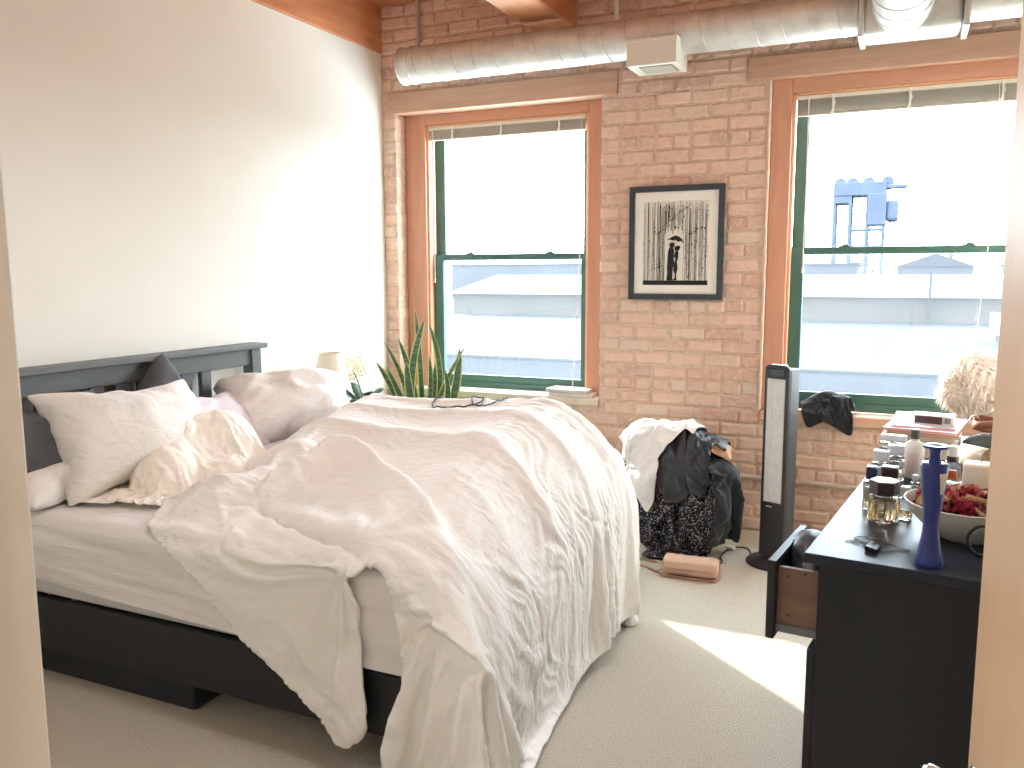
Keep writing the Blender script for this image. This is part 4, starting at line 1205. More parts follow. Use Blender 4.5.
heap('shirt', 'white silk shirt thrown on top left of the clothes heap', 'shirt', M_white_shirt, (0.50, 0.76), (HX - 0.165, HY - 0.15), -6, [(HX - 0.20, HY, 0.61, 0.11, 0.12, 0.10), (HX - 0.09, HY - 0.05, 0.62, 0.06, 0.08, 0.10)], 23, pleat=0.03, fold=0.06, bend=1.6, fine=0.003, smooth=0, h=0.015, keepf=shirt_cut)
# ------------------------------------------------------------------ tower fan
M_fan_black = plain('fan_black_plastic', sr(44, 46, 49), 0.42, var=0.05)
M_fan_side = plain('fan_dark_grey_plastic', sr(66, 70, 72), 0.45, var=0.05)
M_fan_silver = plain('fan_silver_plastic', sr(206, 206, 204), 0.4, 0.1, var=0.04)
M_slot = plain('dark_slot', sr(28, 29, 31), 0.6)
def fan():
    fx, fy = 2.765, -0.53
    t = thing('tower_fan', 'tall black tower fan with a silver grille between the clothes heap and the dresser', 'fan', (fx, fy, 0), R(-22))
    T = wm(t)
    m = MB(); m.lathe([(0, 0), (0.158, 0), (0.160, 0.006), (0.150, 0.016), (0.09, 0.030), (0.07, 0.045), (0.066, 0.075), (0, 0.075)], 48, T); m.build('base', M_fan_black, t, smooth=True, angle=40)
    def sect(a, b, r, n=6):
        out = []
        for cx, cy, a0 in ((a - r, b - r, 0), (-a + r, b - r, 90), (-a + r, -b + r, 180), (a - r, -b + r, 270)):
            for k in range(n + 1):
                th = R(a0 + 90 * k / n); out.append((cx + r * math.cos(th), cy + r * math.sin(th)))
        return out
    body = sect(0.066, 0.060, 0.022)
    m = MB(); m.prism(body, 0.06, 1.045, T, 0.004); m.build('body', M_fan_side, t, smooth=True, angle=35)
    # front shell: rounded at the top, carries the grille and the controls
    def plate(x0, x1, z0, z1, r, y0, y1, top=True):
        poly = [(x0, z0), (x1, z0)] 
        if top:
            for k in range(9): th = R(90 * k / 8); poly.append((x1 - r + r * math.cos(th), z1 - r + r * math.sin(th)))
            for k in range(9): th = R(90 + 90 * k / 8); poly.append((x0 + r + r * math.cos(th), z1 - r + r * math.sin(th)))
        else: poly += [(x1, z1), (x0, z1)]
        return poly
    Rx = T @ Matrix.Rotation(PI / 2, 4, 'X')
    m = MB(); m.prism(plate(-0.068, 0.068, 0.05, 1.066, 0.024, 0, 0), 0.052, 0.070, Rx, 0.004); m.build('front_shell', M_fan_black, t, smooth=True, angle=35)
    g = MB(); g.prism(plate(-0.050, 0.050, 0.345, 0.995, 0.002, 0, 0, False), 0.066, 0.0735, Rx, 0.002)
    gr = g.build('grille', M_fan_silver, t)
    s = MB()
    for k in range(58):
        z = 0.358 + k * 0.0108
        s.box((-0.018, -0.0755, z), (0.046, -0.0730, z + 0.0052), 0, T)
    s.box((-0.022, -0.078, 0.348), (-0.019, -0.073, 0.992), 0, T)
    s.build('louvres', M_slot if False else plain('louvre_grey', sr(226, 226, 224), 0.45, 0.0), gr)
    c = MB(); c.box((-0.046, -0.0735, 1.005), (0.046, -0.070, 1.048), 0.003, T); c.build('control_panel', plain('gloss_black', sr(24, 25, 28), 0.15), t)
    b = MB()
    for k in range(5): b.box((-0.036 + k * 0.017, -0.066, 1.060), (-0.027 + k * 0.017, -0.030, 1.069), 0.002, T)
    b.build('button', M_fan_silver, t)
    b = MB(); b.box((-0.034, -0.0723, 0.318), (0.0, -0.070, 0.323), 0, T); b.build('badge', M_fan_silver, t)
fan()
M_cable = plain('black_cable_rubber', sr(40, 38, 37), 0.55)
def cable(name, label, pts, r=0.0042, cat='cable', plug=None):
    m = MB(); m.tube(catmull(pts, 8), r, 8)
    if plug is None: return one(name, m, M_cable, label, cat, smooth=True)
    t = thing(name, label, cat, pts[0]); m.build('cord', M_cable, t, smooth=True)
    p, a = plug; T = Matrix.Translation(p) @ Matrix.Rotation(R(a), 4, 'Z')
    MB().box((-0.025, -0.012, -0.009), (0.025, 0.012, 0.011), 0.004, T).box((0.024, -0.007, -0.005), (0.038, 0.007, 0.006), 0.002, T).build('plug', M_mat, t)
    return t
cable('fan_cord', 'black fan cord with a white connector lying on the carpet', [(2.63, -0.50, 0.012), (2.59, -0.37, 0.005), (2.53, -0.37, 0.006), (2.49, -0.44, 0.005), (2.475, -0.56, 0.005), (2.50, -0.66, 0.006), (2.46, -0.74, 0.005)], plug=((2.505, -0.415, 0.011), 150))
cable('power_cord', 'black power cord looping over the carpet at the right of the clothes heap', [(2.345, -0.08, 0.005), (2.375, -0.10, 0.005), (2.385, -0.20, 0.006), (2.345, -0.28, 0.005), (2.372, -0.40, 0.006), (2.385, -0.50, 0.005), (2.345, -0.62, 0.005)])

# tan clutch bag
M_tanleather = plain('tan_leather', sr(226, 190, 164), 0.55, var=0.06, scale=14, bump=0.0006, bscale=140)
M_tandark = plain('tan_leather_edge', sr(186, 140, 110), 0.6, var=0.1, scale=30)
def bag():
    t = thing('handbag', 'tan leather fold-over handbag with a strap lying on the carpet', 'handbag', (2.39, -0.90, 0), R(3))
    T = wm(t)
    def shape(x0, x1, y0, y1, z0, z1, bulge, n=20, m=28):
        mb = MB()
        def f(u, v):
            th = 2 * PI * u; c, s = math.cos(th), math.sin(th); e = 0.45
            yy = math.copysign(abs(c) ** e, c); zz = math.copysign(abs(s) ** e, s)
            k = (1 - abs(2 * v - 1) ** 6) ** 0.5 if 0 < v < 1 else 0.0
            x = lerp(x0, x1, v); y = (y0 + y1) / 2 + yy * (y1 - y0) / 2 * (0.86 + 0.14 * k); z = (z0 + z1) / 2 + zz * (z1 - z0) / 2 * (0.80 + 0.20 * k)
            z += bulge * nz(x * 14, y * 14, 3) * (zz > -0.2); y += bulge * nz(x * 12, z * 16, 9)
            return tuple(T @ Vector((x, y, max(0.003, z))))
        mb.grid(f, 40, 28, wrapu=True)
        a = [v for v in mb.bm.verts if v.is_boundary]
        bmesh.ops.holes_fill(mb.bm, edges=[e for e in mb.bm.edges if e.is_boundary], sides=0)
        return mb
    shape(-0.135, 0.135, -0.055, 0.06, 0.003, 0.088, 0.006).build('body', M_tanleather, t, smooth=True, angle=60)
    f = MB()
    f.grid(lambda u, v: tuple(T @ Vector((lerp(-0.130, 0.130, u), interp([(0, 0.045), (0.35, 0.0), (0.62, -0.046), (0.75, -0.064), (1, -0.066)], v), interp([(0, 0.086), (0.35, 0.094), (0.62, 0.092), (0.75, 0.082), (1, 0.048)], v) + 0.003 * nz(u * 6, v * 4, 5)))), 26, 20)
    f.build('flap', M_tanleather, t, smooth=True, angle=80, solid=0.003)
    e = MB(); e.tube([tuple(T @ Vector(p)) for p in catmull([(-0.15, -0.06, 0.008), (-0.06, -0.074, 0.008), (0.06, -0.076, 0.008), (0.138, -0.064, 0.010), (0.146, 0.0, 0.03), (0.140, 0.03, 0.06)], 12)], 0.0045, 6)
    for k in range(40):
        x = lerp(-0.14, 0.135, k / 39); e.box((x - 0.0012, -0.083, 0.002), (x + 0.0012, -0.072, 0.010), 0, T)
    e.build('stitched_edge', M_tandark, t, smooth=True)
    s = MB(); s.tube([tuple(T @ Vector(p)) for p in catmull([(-0.130, -0.03, 0.03), (-0.17, -0.02, 0.012), (-0.24, 0.03, 0.007), (-0.30, 0.05, 0.007), (-0.33, 0.10, 0.007), (-0.28, 0.14, 0.006), (-0.20, 0.12, 0.006)], 8)], 0.008, 8, flat=0.35)
    s.build('strap', M_tandark, t, smooth=True)
bag()
# white plastic piece by the hem
M_wplastic = plain('white_plastic', sr(232, 232, 230), 0.3, var=0.02)
t = thing('plastic_cap', 'small white rounded plastic cap with a dark hole on the carpet by the duvet hem', 'plastic cap', (2.275, -1.615, 0), R(-60))
MB().lathe([(0, 0), (0.040, 0.0), (0.046, 0.008), (0.045, 0.024), (0.034, 0.042), (0.012, 0.050), (0, 0.051)], 32, wm(t)).build('cap_body', M_wplastic, t, smooth=True, angle=60)
MB().sphere((0, 0, 0), 0.010, sc=(1.2, 0.5, 0.8), M=Matrix.Identity(4)).build('hole', M_slot, t, world=False)
t.children[-1].location = (-0.028, -0.030, 0.030)
draped('cloth', 'dark red cloth dropped on the carpet against the brick behind the open drawer', 'cloth', fabric('dark_red_cotton', sr(128, 62, 58), 0.9, 0.1, 8, 0.001, 400), (0.34, 0.26), (2.90, -0.17), 15, [(2.90, -0.16, 0.02, 0.10, 0.07, 0.05)], 0.004, frames=26, h=0.02, seed=31, pleat=0.025)
# black garment on the right sill
sill = MB().box((2.58, -0.02, 0.5), (4.0, 0.3, 0.737)); sill.bm.verts.index_update()
SILLC = ([tuple(q.co) for q in sill.bm.verts], [tuple(q.index for q in f.verts) for f in sill.bm.faces]); sill.bm.free()
draped('garment', 'black crumpled garment draped over the right window sill beside the fan', 'garment', M_black_cloth, (0.36, 0.27), (2.955, -0.005), -6, [(2.94, 0.04, 0.77, 0.07, 0.03, 0.085), (3.03, 0.02, 0.76, 0.05, 0.03, 0.075), (2.84, 0.04, 0.75, 0.05, 0.03, 0.045)], 0.3, frames=34, h=0.014, seed=35, pleat=0.06, extra=[SILLC], zdrop=0.05, fine=0.004, smooth=0, bend=0.2)

# fluffy throw pillow
def fur():
    cx, cy, cz = 3.775, -0.012, 0.925
    t = thing('throw_pillow', 'fluffy pale fur throw pillow propped against the right window', 'cushion', (cx, cy, 0.737))
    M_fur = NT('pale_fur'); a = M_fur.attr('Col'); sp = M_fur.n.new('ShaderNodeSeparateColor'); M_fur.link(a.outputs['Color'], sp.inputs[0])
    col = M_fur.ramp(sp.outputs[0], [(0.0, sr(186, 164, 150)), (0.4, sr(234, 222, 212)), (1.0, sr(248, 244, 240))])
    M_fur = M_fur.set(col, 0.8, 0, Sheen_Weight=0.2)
    Mx = Matrix.Translation((cx, cy, cz)) @ Matrix.Rotation(R(-14), 4, 'X') @ Matrix.Rotation(R(14), 4, 'Y')
    b = MB(); lay = b.bm.verts.layers.float_color.new('Col'); 
    b.sphere((0, 0, 0), 1.0, 40, 24, (0.255, 0.085, 0.178), M=Matrix.Identity(4))
    for v in b.bm.verts:
        x, z = v.co.x / 0.255, v.co.z / 0.178
        k = (abs(x) ** 3 + abs(z) ** 3) ** (1 / 3); k2 = math.hypot(x, z)
        if k > 1e-4: v.co.x *= k2 / k; v.co.z *= k2 / k
        v[lay] = (0.4, 0, 0, 1)
    b.bm.transform(Mx)
    b.bm.normal_update(); base = [(v.co.copy(), v.normal.copy()) for v in b.bm.verts]
    faces = [f for f in b.bm.faces]; areas = [f.calc_area() for f in faces]
    r = random.Random(4)
    picks = r.choices(faces, weights=areas, k=9000); S = []
    for f in picks:
        vs = [v.co for v in f.verts]; w = [r.random() for _ in vs]; s = sum(w)
        S.append((sum((c * q for c, q in zip(vs, w)), Vector()) / s, f.normal.copy()))
    body = b.build('cushion_body', M_fur, t, smooth=True, angle=180)
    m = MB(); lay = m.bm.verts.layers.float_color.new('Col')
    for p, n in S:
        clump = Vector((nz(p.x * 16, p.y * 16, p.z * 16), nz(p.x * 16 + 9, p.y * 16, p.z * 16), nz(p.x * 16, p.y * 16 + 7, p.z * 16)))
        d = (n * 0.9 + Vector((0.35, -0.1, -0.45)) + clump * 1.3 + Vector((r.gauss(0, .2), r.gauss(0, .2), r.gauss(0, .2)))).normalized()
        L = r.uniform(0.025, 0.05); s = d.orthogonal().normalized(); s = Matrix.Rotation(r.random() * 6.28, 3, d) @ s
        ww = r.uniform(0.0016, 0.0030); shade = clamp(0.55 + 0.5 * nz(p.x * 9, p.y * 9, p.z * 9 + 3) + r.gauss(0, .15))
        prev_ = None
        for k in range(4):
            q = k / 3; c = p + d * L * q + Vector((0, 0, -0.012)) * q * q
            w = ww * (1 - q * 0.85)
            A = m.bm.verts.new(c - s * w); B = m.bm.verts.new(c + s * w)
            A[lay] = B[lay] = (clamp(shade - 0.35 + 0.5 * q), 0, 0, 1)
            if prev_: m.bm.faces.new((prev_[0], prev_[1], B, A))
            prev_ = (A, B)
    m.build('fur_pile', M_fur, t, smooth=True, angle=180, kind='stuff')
fur()
# ------------------------------------------------------------------ dresser
DZ = 0.96; DROT = R(-6.63); DO = Vector((3.146, -3.275, 0))
DT = Matrix.Translation(DO) @ Matrix.Rotation(DROT, 4, 'Z')          # local x: depth, y: length, z: up
def dw(x, y, z=DZ): return tuple(DT @ Vector((x, y, z)))
M_dress = wood('black_brown_dresser', sr(13, 17, 22), sr(22, 26, 32), 'z', 1.0, 0.42, knots=False, bump=0.0003)
M_dress_top = wood('black_brown_top_sky_sheen', sr(32, 36, 46), sr(46, 51, 64), 'y', 1.0, 0.40, knots=False, bump=0.0002); M_dress_top.node_tree.nodes['Principled BSDF'].inputs['Specular IOR Level'].default_value = 0.32  # top lightened and blued, sky reflection put into the colour
M_dkcap = plain('dark_brown_cap', sr(58, 46, 46), 0.3, var=0.06)
M_pine = wood('brown_drawer_side', sr(108, 84, 70), sr(134, 106, 88), 'x', 1.2, 0.55, knots=False)
def dresser():
    t = thing('dresser', 'black-brown dresser in front of the right window with one drawer pulled open', 'dresser', tuple(DO), DROT)
    Ld, Dp = 1.60, 0.50
    def B(*a, **k): return MB().box(*a, **k)
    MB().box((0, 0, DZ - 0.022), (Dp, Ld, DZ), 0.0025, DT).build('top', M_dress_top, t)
    for y in (0.008, Ld - 0.028):
        MB().box((0.030, y, 0.0), (Dp - 0.01, y + 0.020, DZ - 0.0225), 0.002, DT).build('side_panel', M_dress, t)
    MB().box((Dp - 0.022, 0.028, 0.08), (Dp - 0.012, Ld - 0.028, DZ - 0.0225), 0.001, DT).build('back_panel', M_dress, t)
    f = MB()
    for z in (0.10, 0.42, 0.735): f.box((0.034, 0.0285, z - 0.009), (Dp - 0.025, Ld - 0.0285, z + 0.009), 0.001, DT)
    for k in range(1, 4): f.box((0.034, 0.03 + k * 0.39 - 0.012, 0.745), (Dp - 0.025, 0.03 + k * 0.39 + 0.012, DZ - 0.0225), 0.001, DT)
    f.box((0.034, 0.79, 0.11), (Dp - 0.025, 0.81, 0.727), 0.001, DT)
    f.build('carcass', M_dress, t)
    f = MB(); f.box((0.034, 0.0285, 0.0), (0.052, Ld - 0.0285, 0.09), 0.002, DT); f.build('plinth', M_dress, t)
    n = 4; w = (Ld - 0.02) / n
    def drawer(y0, y1, z0, z1, out, side=True):
        d = MB(); d.box((0.012 - out, y0, z0), (0.030 - out, y1, z1), 0.002, DT); o = d.build('drawer', M_dress, t)
        k = MB()
        ym, zm = (y0 + y1) / 2, (z0 + z1) / 2
        k.lathe([(0, 0.0), (0.006, 0.0), (0.006, 0.012), (0.014, 0.018), (0.015, 0.024), (0.009, 0.029), (0, 0.030)], 20, DT @ Matrix.Translation((0.0125 - out, ym, zm)) @ Matrix.Rotation(-PI / 2, 4, 'Y'))
        k.build('knob', M_fan_black, o, smooth=True)
        if side:
            s = MB(); a, b = y0 + 0.022, y1 - 0.022; xi = 0.030 - out; zb, zt = z0 + 0.028, z1 - 0.018
            s.box((xi, a, zb), (xi + 0.40, a + 0.013, zt), 0.001, DT); s.box((xi, b - 0.013, zb), (xi + 0.40, b, zt), 0.001, DT)
            s.box((xi + 0.39, a, zb), (xi + 0.403, b, zt), 0.001, DT)
            s.box((xi, a, zb), (xi + 0.40, b, zb + 0.006), 0, DT)
            s.build('drawer_box', M_pine, o)
            r_ = MB(); r_.box((xi, a - 0.009, zb - 0.014), (xi + 0.40, a + 0.012, zb + 0.003), 0.001, DT); r_.box((xi, b - 0.012, zb - 0.014), (xi + 0.40, b + 0.009, zb + 0.003), 0.001, DT)
            r_.build('drawer_runner', plain('grey_runner', sr(110, 114, 116), 0.4, 0.4), o)
            for (dx, dz) in ((0.022, 0.112), (0.024, 0.024), (0.058, 0.122)): 
                sc = MB(); sc.lathe([(0, 0), (0.0032, 0), (0.0028, 0.0012), (0, 0.0014)], 12, DT @ Matrix.Translation((xi + dx, a - 0.0002, zb + dz)) @ Matrix.Rotation(PI / 2, 4, 'X'))
                sc.build('drawer_screw', M_dkcap, o)
    OPEN = 0.088
    for i in range(n):
        y0 = 0.006 + w * i + 0.0; drawer(y0 + 0.002, y0 + w * (0.775 if i == 0 else 1) - 0.003, 0.752, DZ - 0.032, OPEN if i == 0 else 0, i == 0)
    for z0, z1 in ((0.105, 0.414), (0.426, 0.745)):
        for i in range(2):
            y0 = 0.010 + (Ld - 0.02) / 2 * i; drawer(y0 + 0.002, y0 + (Ld - 0.02) / 2 - 0.003, z0, z1, 0, False)
    return t
dresser()
draped('garment', 'black garment stuffed into the open dresser drawer', 'garment', M_leather, (0.16, 0.22), dw(-0.015, 0.17)[:2], -6.6, [(*dw(-0.02, 0.19, 0.88), 0.045, 0.075, 0.060), (*dw(0.0, 0.11, 0.86), 0.035, 0.06, 0.04)], 0.80, frames=30, h=0.012, seed=41, pleat=0.02, zdrop=0.03, fine=0.002)

# ---- things on the dresser
def liquid(name, c): return glassy(name, c, 0.02, 0.9, 1.36)
M_bglass = glassy('clear_bottle_glass', (0.97, 0.98, 0.98), 0.02)
M_amber = liquid('amber_liquid', (0.98, 0.80, 0.48))
M_pale = liquid('pale_liquid', (0.97, 0.95, 0.88))
M_silver = plain('bright_silver', sr(226, 228, 232), 0.18, 0.9, var=0.03)
M_navycap = plain('navy_cap', sr(44, 54, 84), 0.3, var=0.06)
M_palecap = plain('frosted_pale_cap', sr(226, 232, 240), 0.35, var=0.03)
M_wlabel = plain('white_label', sr(236, 234, 228), 0.6, var=0.01)
def at(x, y, rot=0.0, z=DZ): return Matrix.Translation(dw(x, y, z + 0.0004)) @ Matrix.Rotation(DROT + R(rot), 4, 'Z')
def place(name, label, cat, x, y, rot=0.0, group=None, z=DZ):
    t = thing(name, label, cat, dw(x, y, z + 0.0004), DROT + R(rot), group); return t, wm(t)
def ngon(r, n, ph=0.0, sx=1.0, sy=1.0): return [(r * sx * math.cos(2*PI*k/n + ph), r * sy * math.sin(2*PI*k/n + ph)) for k in range(n)]

# hexagonal-capped amber perfume
t, T = place('perfume_bottle', 'amber perfume bottle with a dark six-sided cap, nearest on the dresser', 'perfume bottle', 0.109, 0.33, 12)
MB().prism(ngon(0.036, 6), 0.0, 0.060, T, 0.006).build('glass', M_bglass, t, smooth=True, angle=30)
MB().prism(ngon(0.0295, 6), 0.010, 0.050, T, 0.004).build('perfume', M_amber, t, smooth=True, angle=30)
MB().cyl(T @ Vector((0, 0, 0.012)), T @ Vector((0.002, 0, 0.058)), 0.0013, n=8).build('dip_tube', M_dkcap, t)
MB().lathe([(0, 0.0602), (0.020, 0.0602), (0.020, 0.066), (0, 0.066)], 24, T).build('collar', M_silver, t, smooth=True, angle=40)
MB().prism(ngon(0.034, 6), 0.0662, 0.097, T, 0.0015).build('cap', M_dkcap, t)
MB().prism(ngon(0.0325, 6), 0.0971, 0.0995, T, 0.0008).build('cap_top', M_palecap, t)  # silver-blue reflection on the dark cap's top, put in as a pale colour

def square_bottle(name, label, x, y, rot, w, d, hb, hc, liq, cap, cw, cd, neck=0.006, fill=0.8, group=None, cat='perfume bottle', topplate=None):
    t, T = place(name, label, cat, x, y, rot, group)
    MB().box((-w/2, -d/2, 0), (w/2, d/2, hb), 0.004, T, 3).build('glass', M_bglass, t, smooth=True, angle=35)
    if liq: MB().box((-w/2+.005, -d/2+.005, 0.008), (w/2-.005, d/2-.005, hb*fill), 0.003, T).build('perfume', liq, t, smooth=True, angle=35)
    MB().lathe([(0, hb + .0002), (min(cw, cd)*0.34, hb + .0002), (min(cw, cd)*0.34, hb+neck), (0, hb+neck)], 20, T).build('collar', M_silver, t, smooth=True, angle=40)
    MB().box((-cw/2, -cd/2, hb+neck+.0002), (cw/2, cd/2, hb+neck+hc), 0.003, T).build('cap', cap, t)
    if topplate: MB().box((-cw/2+.001, -cd/2+.001, hb+neck+hc+.0002), (cw/2-.001, cd/2-.001, hb+neck+hc+.003), 0.001, T).build('cap_top', topplate, t)
    return t
square_bottle('perfume_bottle', 'slim amber perfume bottle half hidden at the left of the six-sided capped one', 0.066, 0.425, 5, 0.036, 0.030, 0.070, 0.030, M_amber, M_navycap, 0.026, 0.022, topplate=M_palecap)
square_bottle('perfume_bottle', 'clear perfume bottle with a broad near-black cap behind the amber one', 0.096, 0.52, 0, 0.050, 0.032, 0.058, 0.026, M_pale, M_dkcap, 0.040, 0.028, topplate=M_palecap)
square_bottle('perfume_bottle', 'small amber bottle beside the bowl, right of the six-sided capped one', 0.150, 0.372, -8, 0.030, 0.028, 0.052, 0.022, M_amber, M_palecap, 0.022, 0.022, fill=0.45)
square_bottle('perfume_bottle', 'low clear square bottle with a pale cap on the left dresser edge', 0.050, 0.70, 0, 0.046, 0.030, 0.062, 0.028, M_pale, M_palecap, 0.040, 0.028)
square_bottle('perfume_bottle', 'clear square bottle with a pale cap left of the white lotion bottle', 0.078, 0.78, 6, 0.046, 0.030, 0.068, 0.026, M_pale, M_palecap, 0.044, 0.028)
square_bottle('perfume_bottle', 'broad clear flacon with a flat pale cap in front of the book stack', 0.050, 0.95, -4, 0.080, 0.032, 0.074, 0.018, M_pale, M_palecap, 0.072, 0.028)
square_bottle('perfume_bottle', 'tiny pale green bottle left of the blue candlestick', 0.148, 0.60, 0, 0.026, 0.022, 0.040, 0.014, liquid('green_liquid', (0.72, 0.90, 0.66)), M_palecap, 0.016, 0.016)

t, T = place('lotion_bottle', 'tall white lotion bottle with a dark grey cap', 'bottle', 0.118, 0.84)
MB().lathe([(0, 0), (0.026, 0), (0.0275, 0.003), (0.0275, 0.088), (0.024, 0.099), (0.012, 0.106), (0.011, 0.112), (0, 0.112)], 36, T).build('bottle_body', plain('milky_white_plastic', sr(238, 234, 230), 0.3, var=0.02), t, smooth=True, angle=50)
MB().lathe([(0, 0.112), (0.0125, 0.112), (0.012, 0.139), (0, 0.140)], 28, T).build('cap', plain('dark_grey_cap', sr(84, 84, 80), 0.4), t, smooth=True, angle=50)
MB().grid(lambda u, v: tuple(T @ Vector((0.0279 * math.cos(R(230 + 70 * u)), 0.0279 * math.sin(R(230 + 70 * u)), 0.02 + 0.055 * v))), 12, 2).build('label', plain('pale_pink_label', sr(236, 218, 214), 0.5, var=0.02), t, smooth=True)

# cobalt candlestick
M_cobalt = NT('cobalt_glass'); _f = M_cobalt.noise(M_cobalt.coord((1, 1, 1)), 14, 3)
M_cobalt = M_cobalt.set(M_cobalt.ramp(_f, [(0.3, sr(28, 42, 112)), (0.7, sr(42, 60, 138))]), 0.3, 0, Coat_Weight=0.15)
t, T = place('candlestick', 'tall cobalt blue candlestick with a pinched waist and flared foot', 'candlestick', 0.233, 0.050)
MB().lathe([(0, 0), (0.0265, 0), (0.0275, 0.004), (0.026, 0.012), (0.021, 0.034), (0.0165, 0.062), (0.0150, 0.085), (0.0165, 0.112), (0.0205, 0.145), (0.0240, 0.178), (0.0255, 0.200), (0.0252, 0.2075), (0.022, 0.2100), (0.0125, 0.2105), (0.0105, 0.216), (0.0100, 0.228), (0.0120, 0.2385), (0.0230, 0.2405), (0.0235, 0.2435), (0.0225, 0.2455), (0.0120, 0.2455), (0.0110, 0.235), (0, 0.234)], 48, T).build('candlestick_body', M_cobalt, t, smooth=True, angle=55)
def _prof(z): return 0.0009 + interp([(0.145, 0.0207), (0.178, 0.0242), (0.2, 0.0257)], z)
lb = MB(); lb.grid(lambda u, v: (lambda z, a: tuple(T @ Vector((_prof(z) * math.cos(R(a)), _prof(z) * math.sin(R(a)), z))))(lerp(0.150, 0.193, v), lerp(300 + 22 * (1 - v) * 0.6, 300 + 46 - 18 * (1 - v), u) - 4), 8, 8)
lb.build('cream_patch', plain('pale_cream_patch', sr(214, 206, 178), 0.5, var=0.05), t)  # small cream patch on the upper body

# orange serum bottle on a pale box
t, T = place('carton', 'flat pale blue carton lying under the orange serum bottle', 'box', 0.226, 0.72, 4)
MB().box((-0.032, -0.028, 0), (0.032, 0.028, 0.022), 0.001, T).build('carton_body', plain('pale_blue_card', sr(216, 226, 236), 0.5, var=0.02), t)
MB().box((-0.028, -0.0284, 0.006), (0.020, -0.0281, 0.012), 0, T).build('carton_print', M_wlabel, t)
t, T = place('serum_bottle', 'small clear bottle of orange serum with a brown collar and white cap', 'bottle', 0.224, 0.725, 0, z=DZ + 0.0225)
MB().box((-0.021, -0.014, 0), (0.021, 0.014, 0.058), 0.006, T, 3).build('glass', M_bglass, t, smooth=True, angle=40)
MB().box((-0.013, -0.0095, 0.008), (0.013, 0.0095, 0.034), 0.005, T, 3).build('serum', plain('orange_serum', sr(238, 128, 58), 0.25, var=0.05), t, smooth=True, angle=60)
MB().lathe([(0, 0.0582), (0.015, 0.0582), (0.015, 0.072), (0, 0.072)], 24, T).build('collar', M_dkcap, t, smooth=True, angle=40)
MB().lathe([(0, 0.0722), (0.0135, 0.0722), (0.013, 0.098), (0.011, 0.1), (0, 0.1005)], 24, T).build('cap', M_wplastic, t, smooth=True, angle=40)

# candle in a cream box shape
M_candle = NT('cream_marbled_wax'); _f = M_candle.noise(M_candle.coord((1, 1, 1)), 26, 3)
M_candle = M_candle.set(M_candle.ramp(_f, [(0.35, sr(240, 222, 196)), (0.6, sr(247, 240, 228))]), 0.45, 0, Subsurface_Weight=0.2)
t, T = place('candle', 'chunky cream square candle behind the bowl of petals', 'candle', 0.294, 0.64, 3)
MB().box((-0.041, -0.035, 0), (0.041, 0.035, 0.100), 0.008, T, 3).build('wax', M_candle, t, smooth=True, angle=50)
MB().tube([T @ Vector((0, 0, 0.099)), T @ Vector((0.001, 0, 0.106)), T @ Vector((0.004, 0.001, 0.112))], 0.0012, 6).build('wick', M_dkcap, t)

# bowl of petals
BX, BY = 0.285, 0.29
t, T = place('bowl', 'off-white bowl filled with dried rose petals', 'bowl', BX, BY)
MB().lathe([(0, 0.002), (0.050, 0.002), (0.052, 0.0), (0.056, 0.0), (0.062, 0.006), (0.090, 0.026), (0.115, 0.052), (0.128, 0.076), (0.1295, 0.080), (0.1265, 0.081), (0.112, 0.056), (0.088, 0.032), (0.056, 0.014), (0, 0.012)], 64, T).build('bowl_body', plain('bone_glazed_ceramic', sr(222, 218, 206), 0.35, var=0.03), t, smooth=True, angle=60)
def petals(cols, n, name, seed, z0):
    r = random.Random(seed); m = MB()
    for k in range(n):
        a = r.random() * 2 * PI; rr = 0.104 * math.sqrt(r.random())
        c = T @ Vector((rr * math.cos(a), rr * math.sin(a), z0 + 0.022 * (1 - (rr / 0.104) ** 2) + r.uniform(-0.004, 0.012)))
        q = Euler((r.uniform(-0.9, 0.9), r.uniform(-0.9, 0.9), r.random() * 6.28)).to_matrix().to_4x4(); w, l = r.uniform(0.012, 0.019), r.uniform(0.015, 0.024); cu = r.uniform(0.004, 0.011)
        M4 = Matrix.Translation(c) @ q
        m.grid(lambda u, v: tuple(M4 @ Vector((w * (2*u-1) * math.sin(PI * (0.12 + 0.80 * v)) , l * (2*v-1), cu * ((2*u-1)**2 + 0.6 * (2*v-1)**2) + 0.0025 * nz(u * 5 + k, v * 5, seed)))), 5, 5)
    return m.build(name, cols, t, smooth=True, angle=180, kind='stuff')
petals(plain('deep_red_petal', sr(150, 34, 52), 0.7, var=0.25, scale=60), 80, 'red_petals', 2, 0.062)
petals(plain('dusky_pink_petal', sr(202, 106, 106), 0.7, var=0.2, scale=60), 60, 'pink_petals', 3, 0.062)
petals(plain('wine_petal', sr(92, 32, 48), 0.7, var=0.25, scale=60), 40, 'wine_petals', 4, 0.060)
petals(plain('straw_petal', sr(226, 190, 150), 0.7, var=0.15, scale=60), 26, 'straw_petals', 6, 0.066)

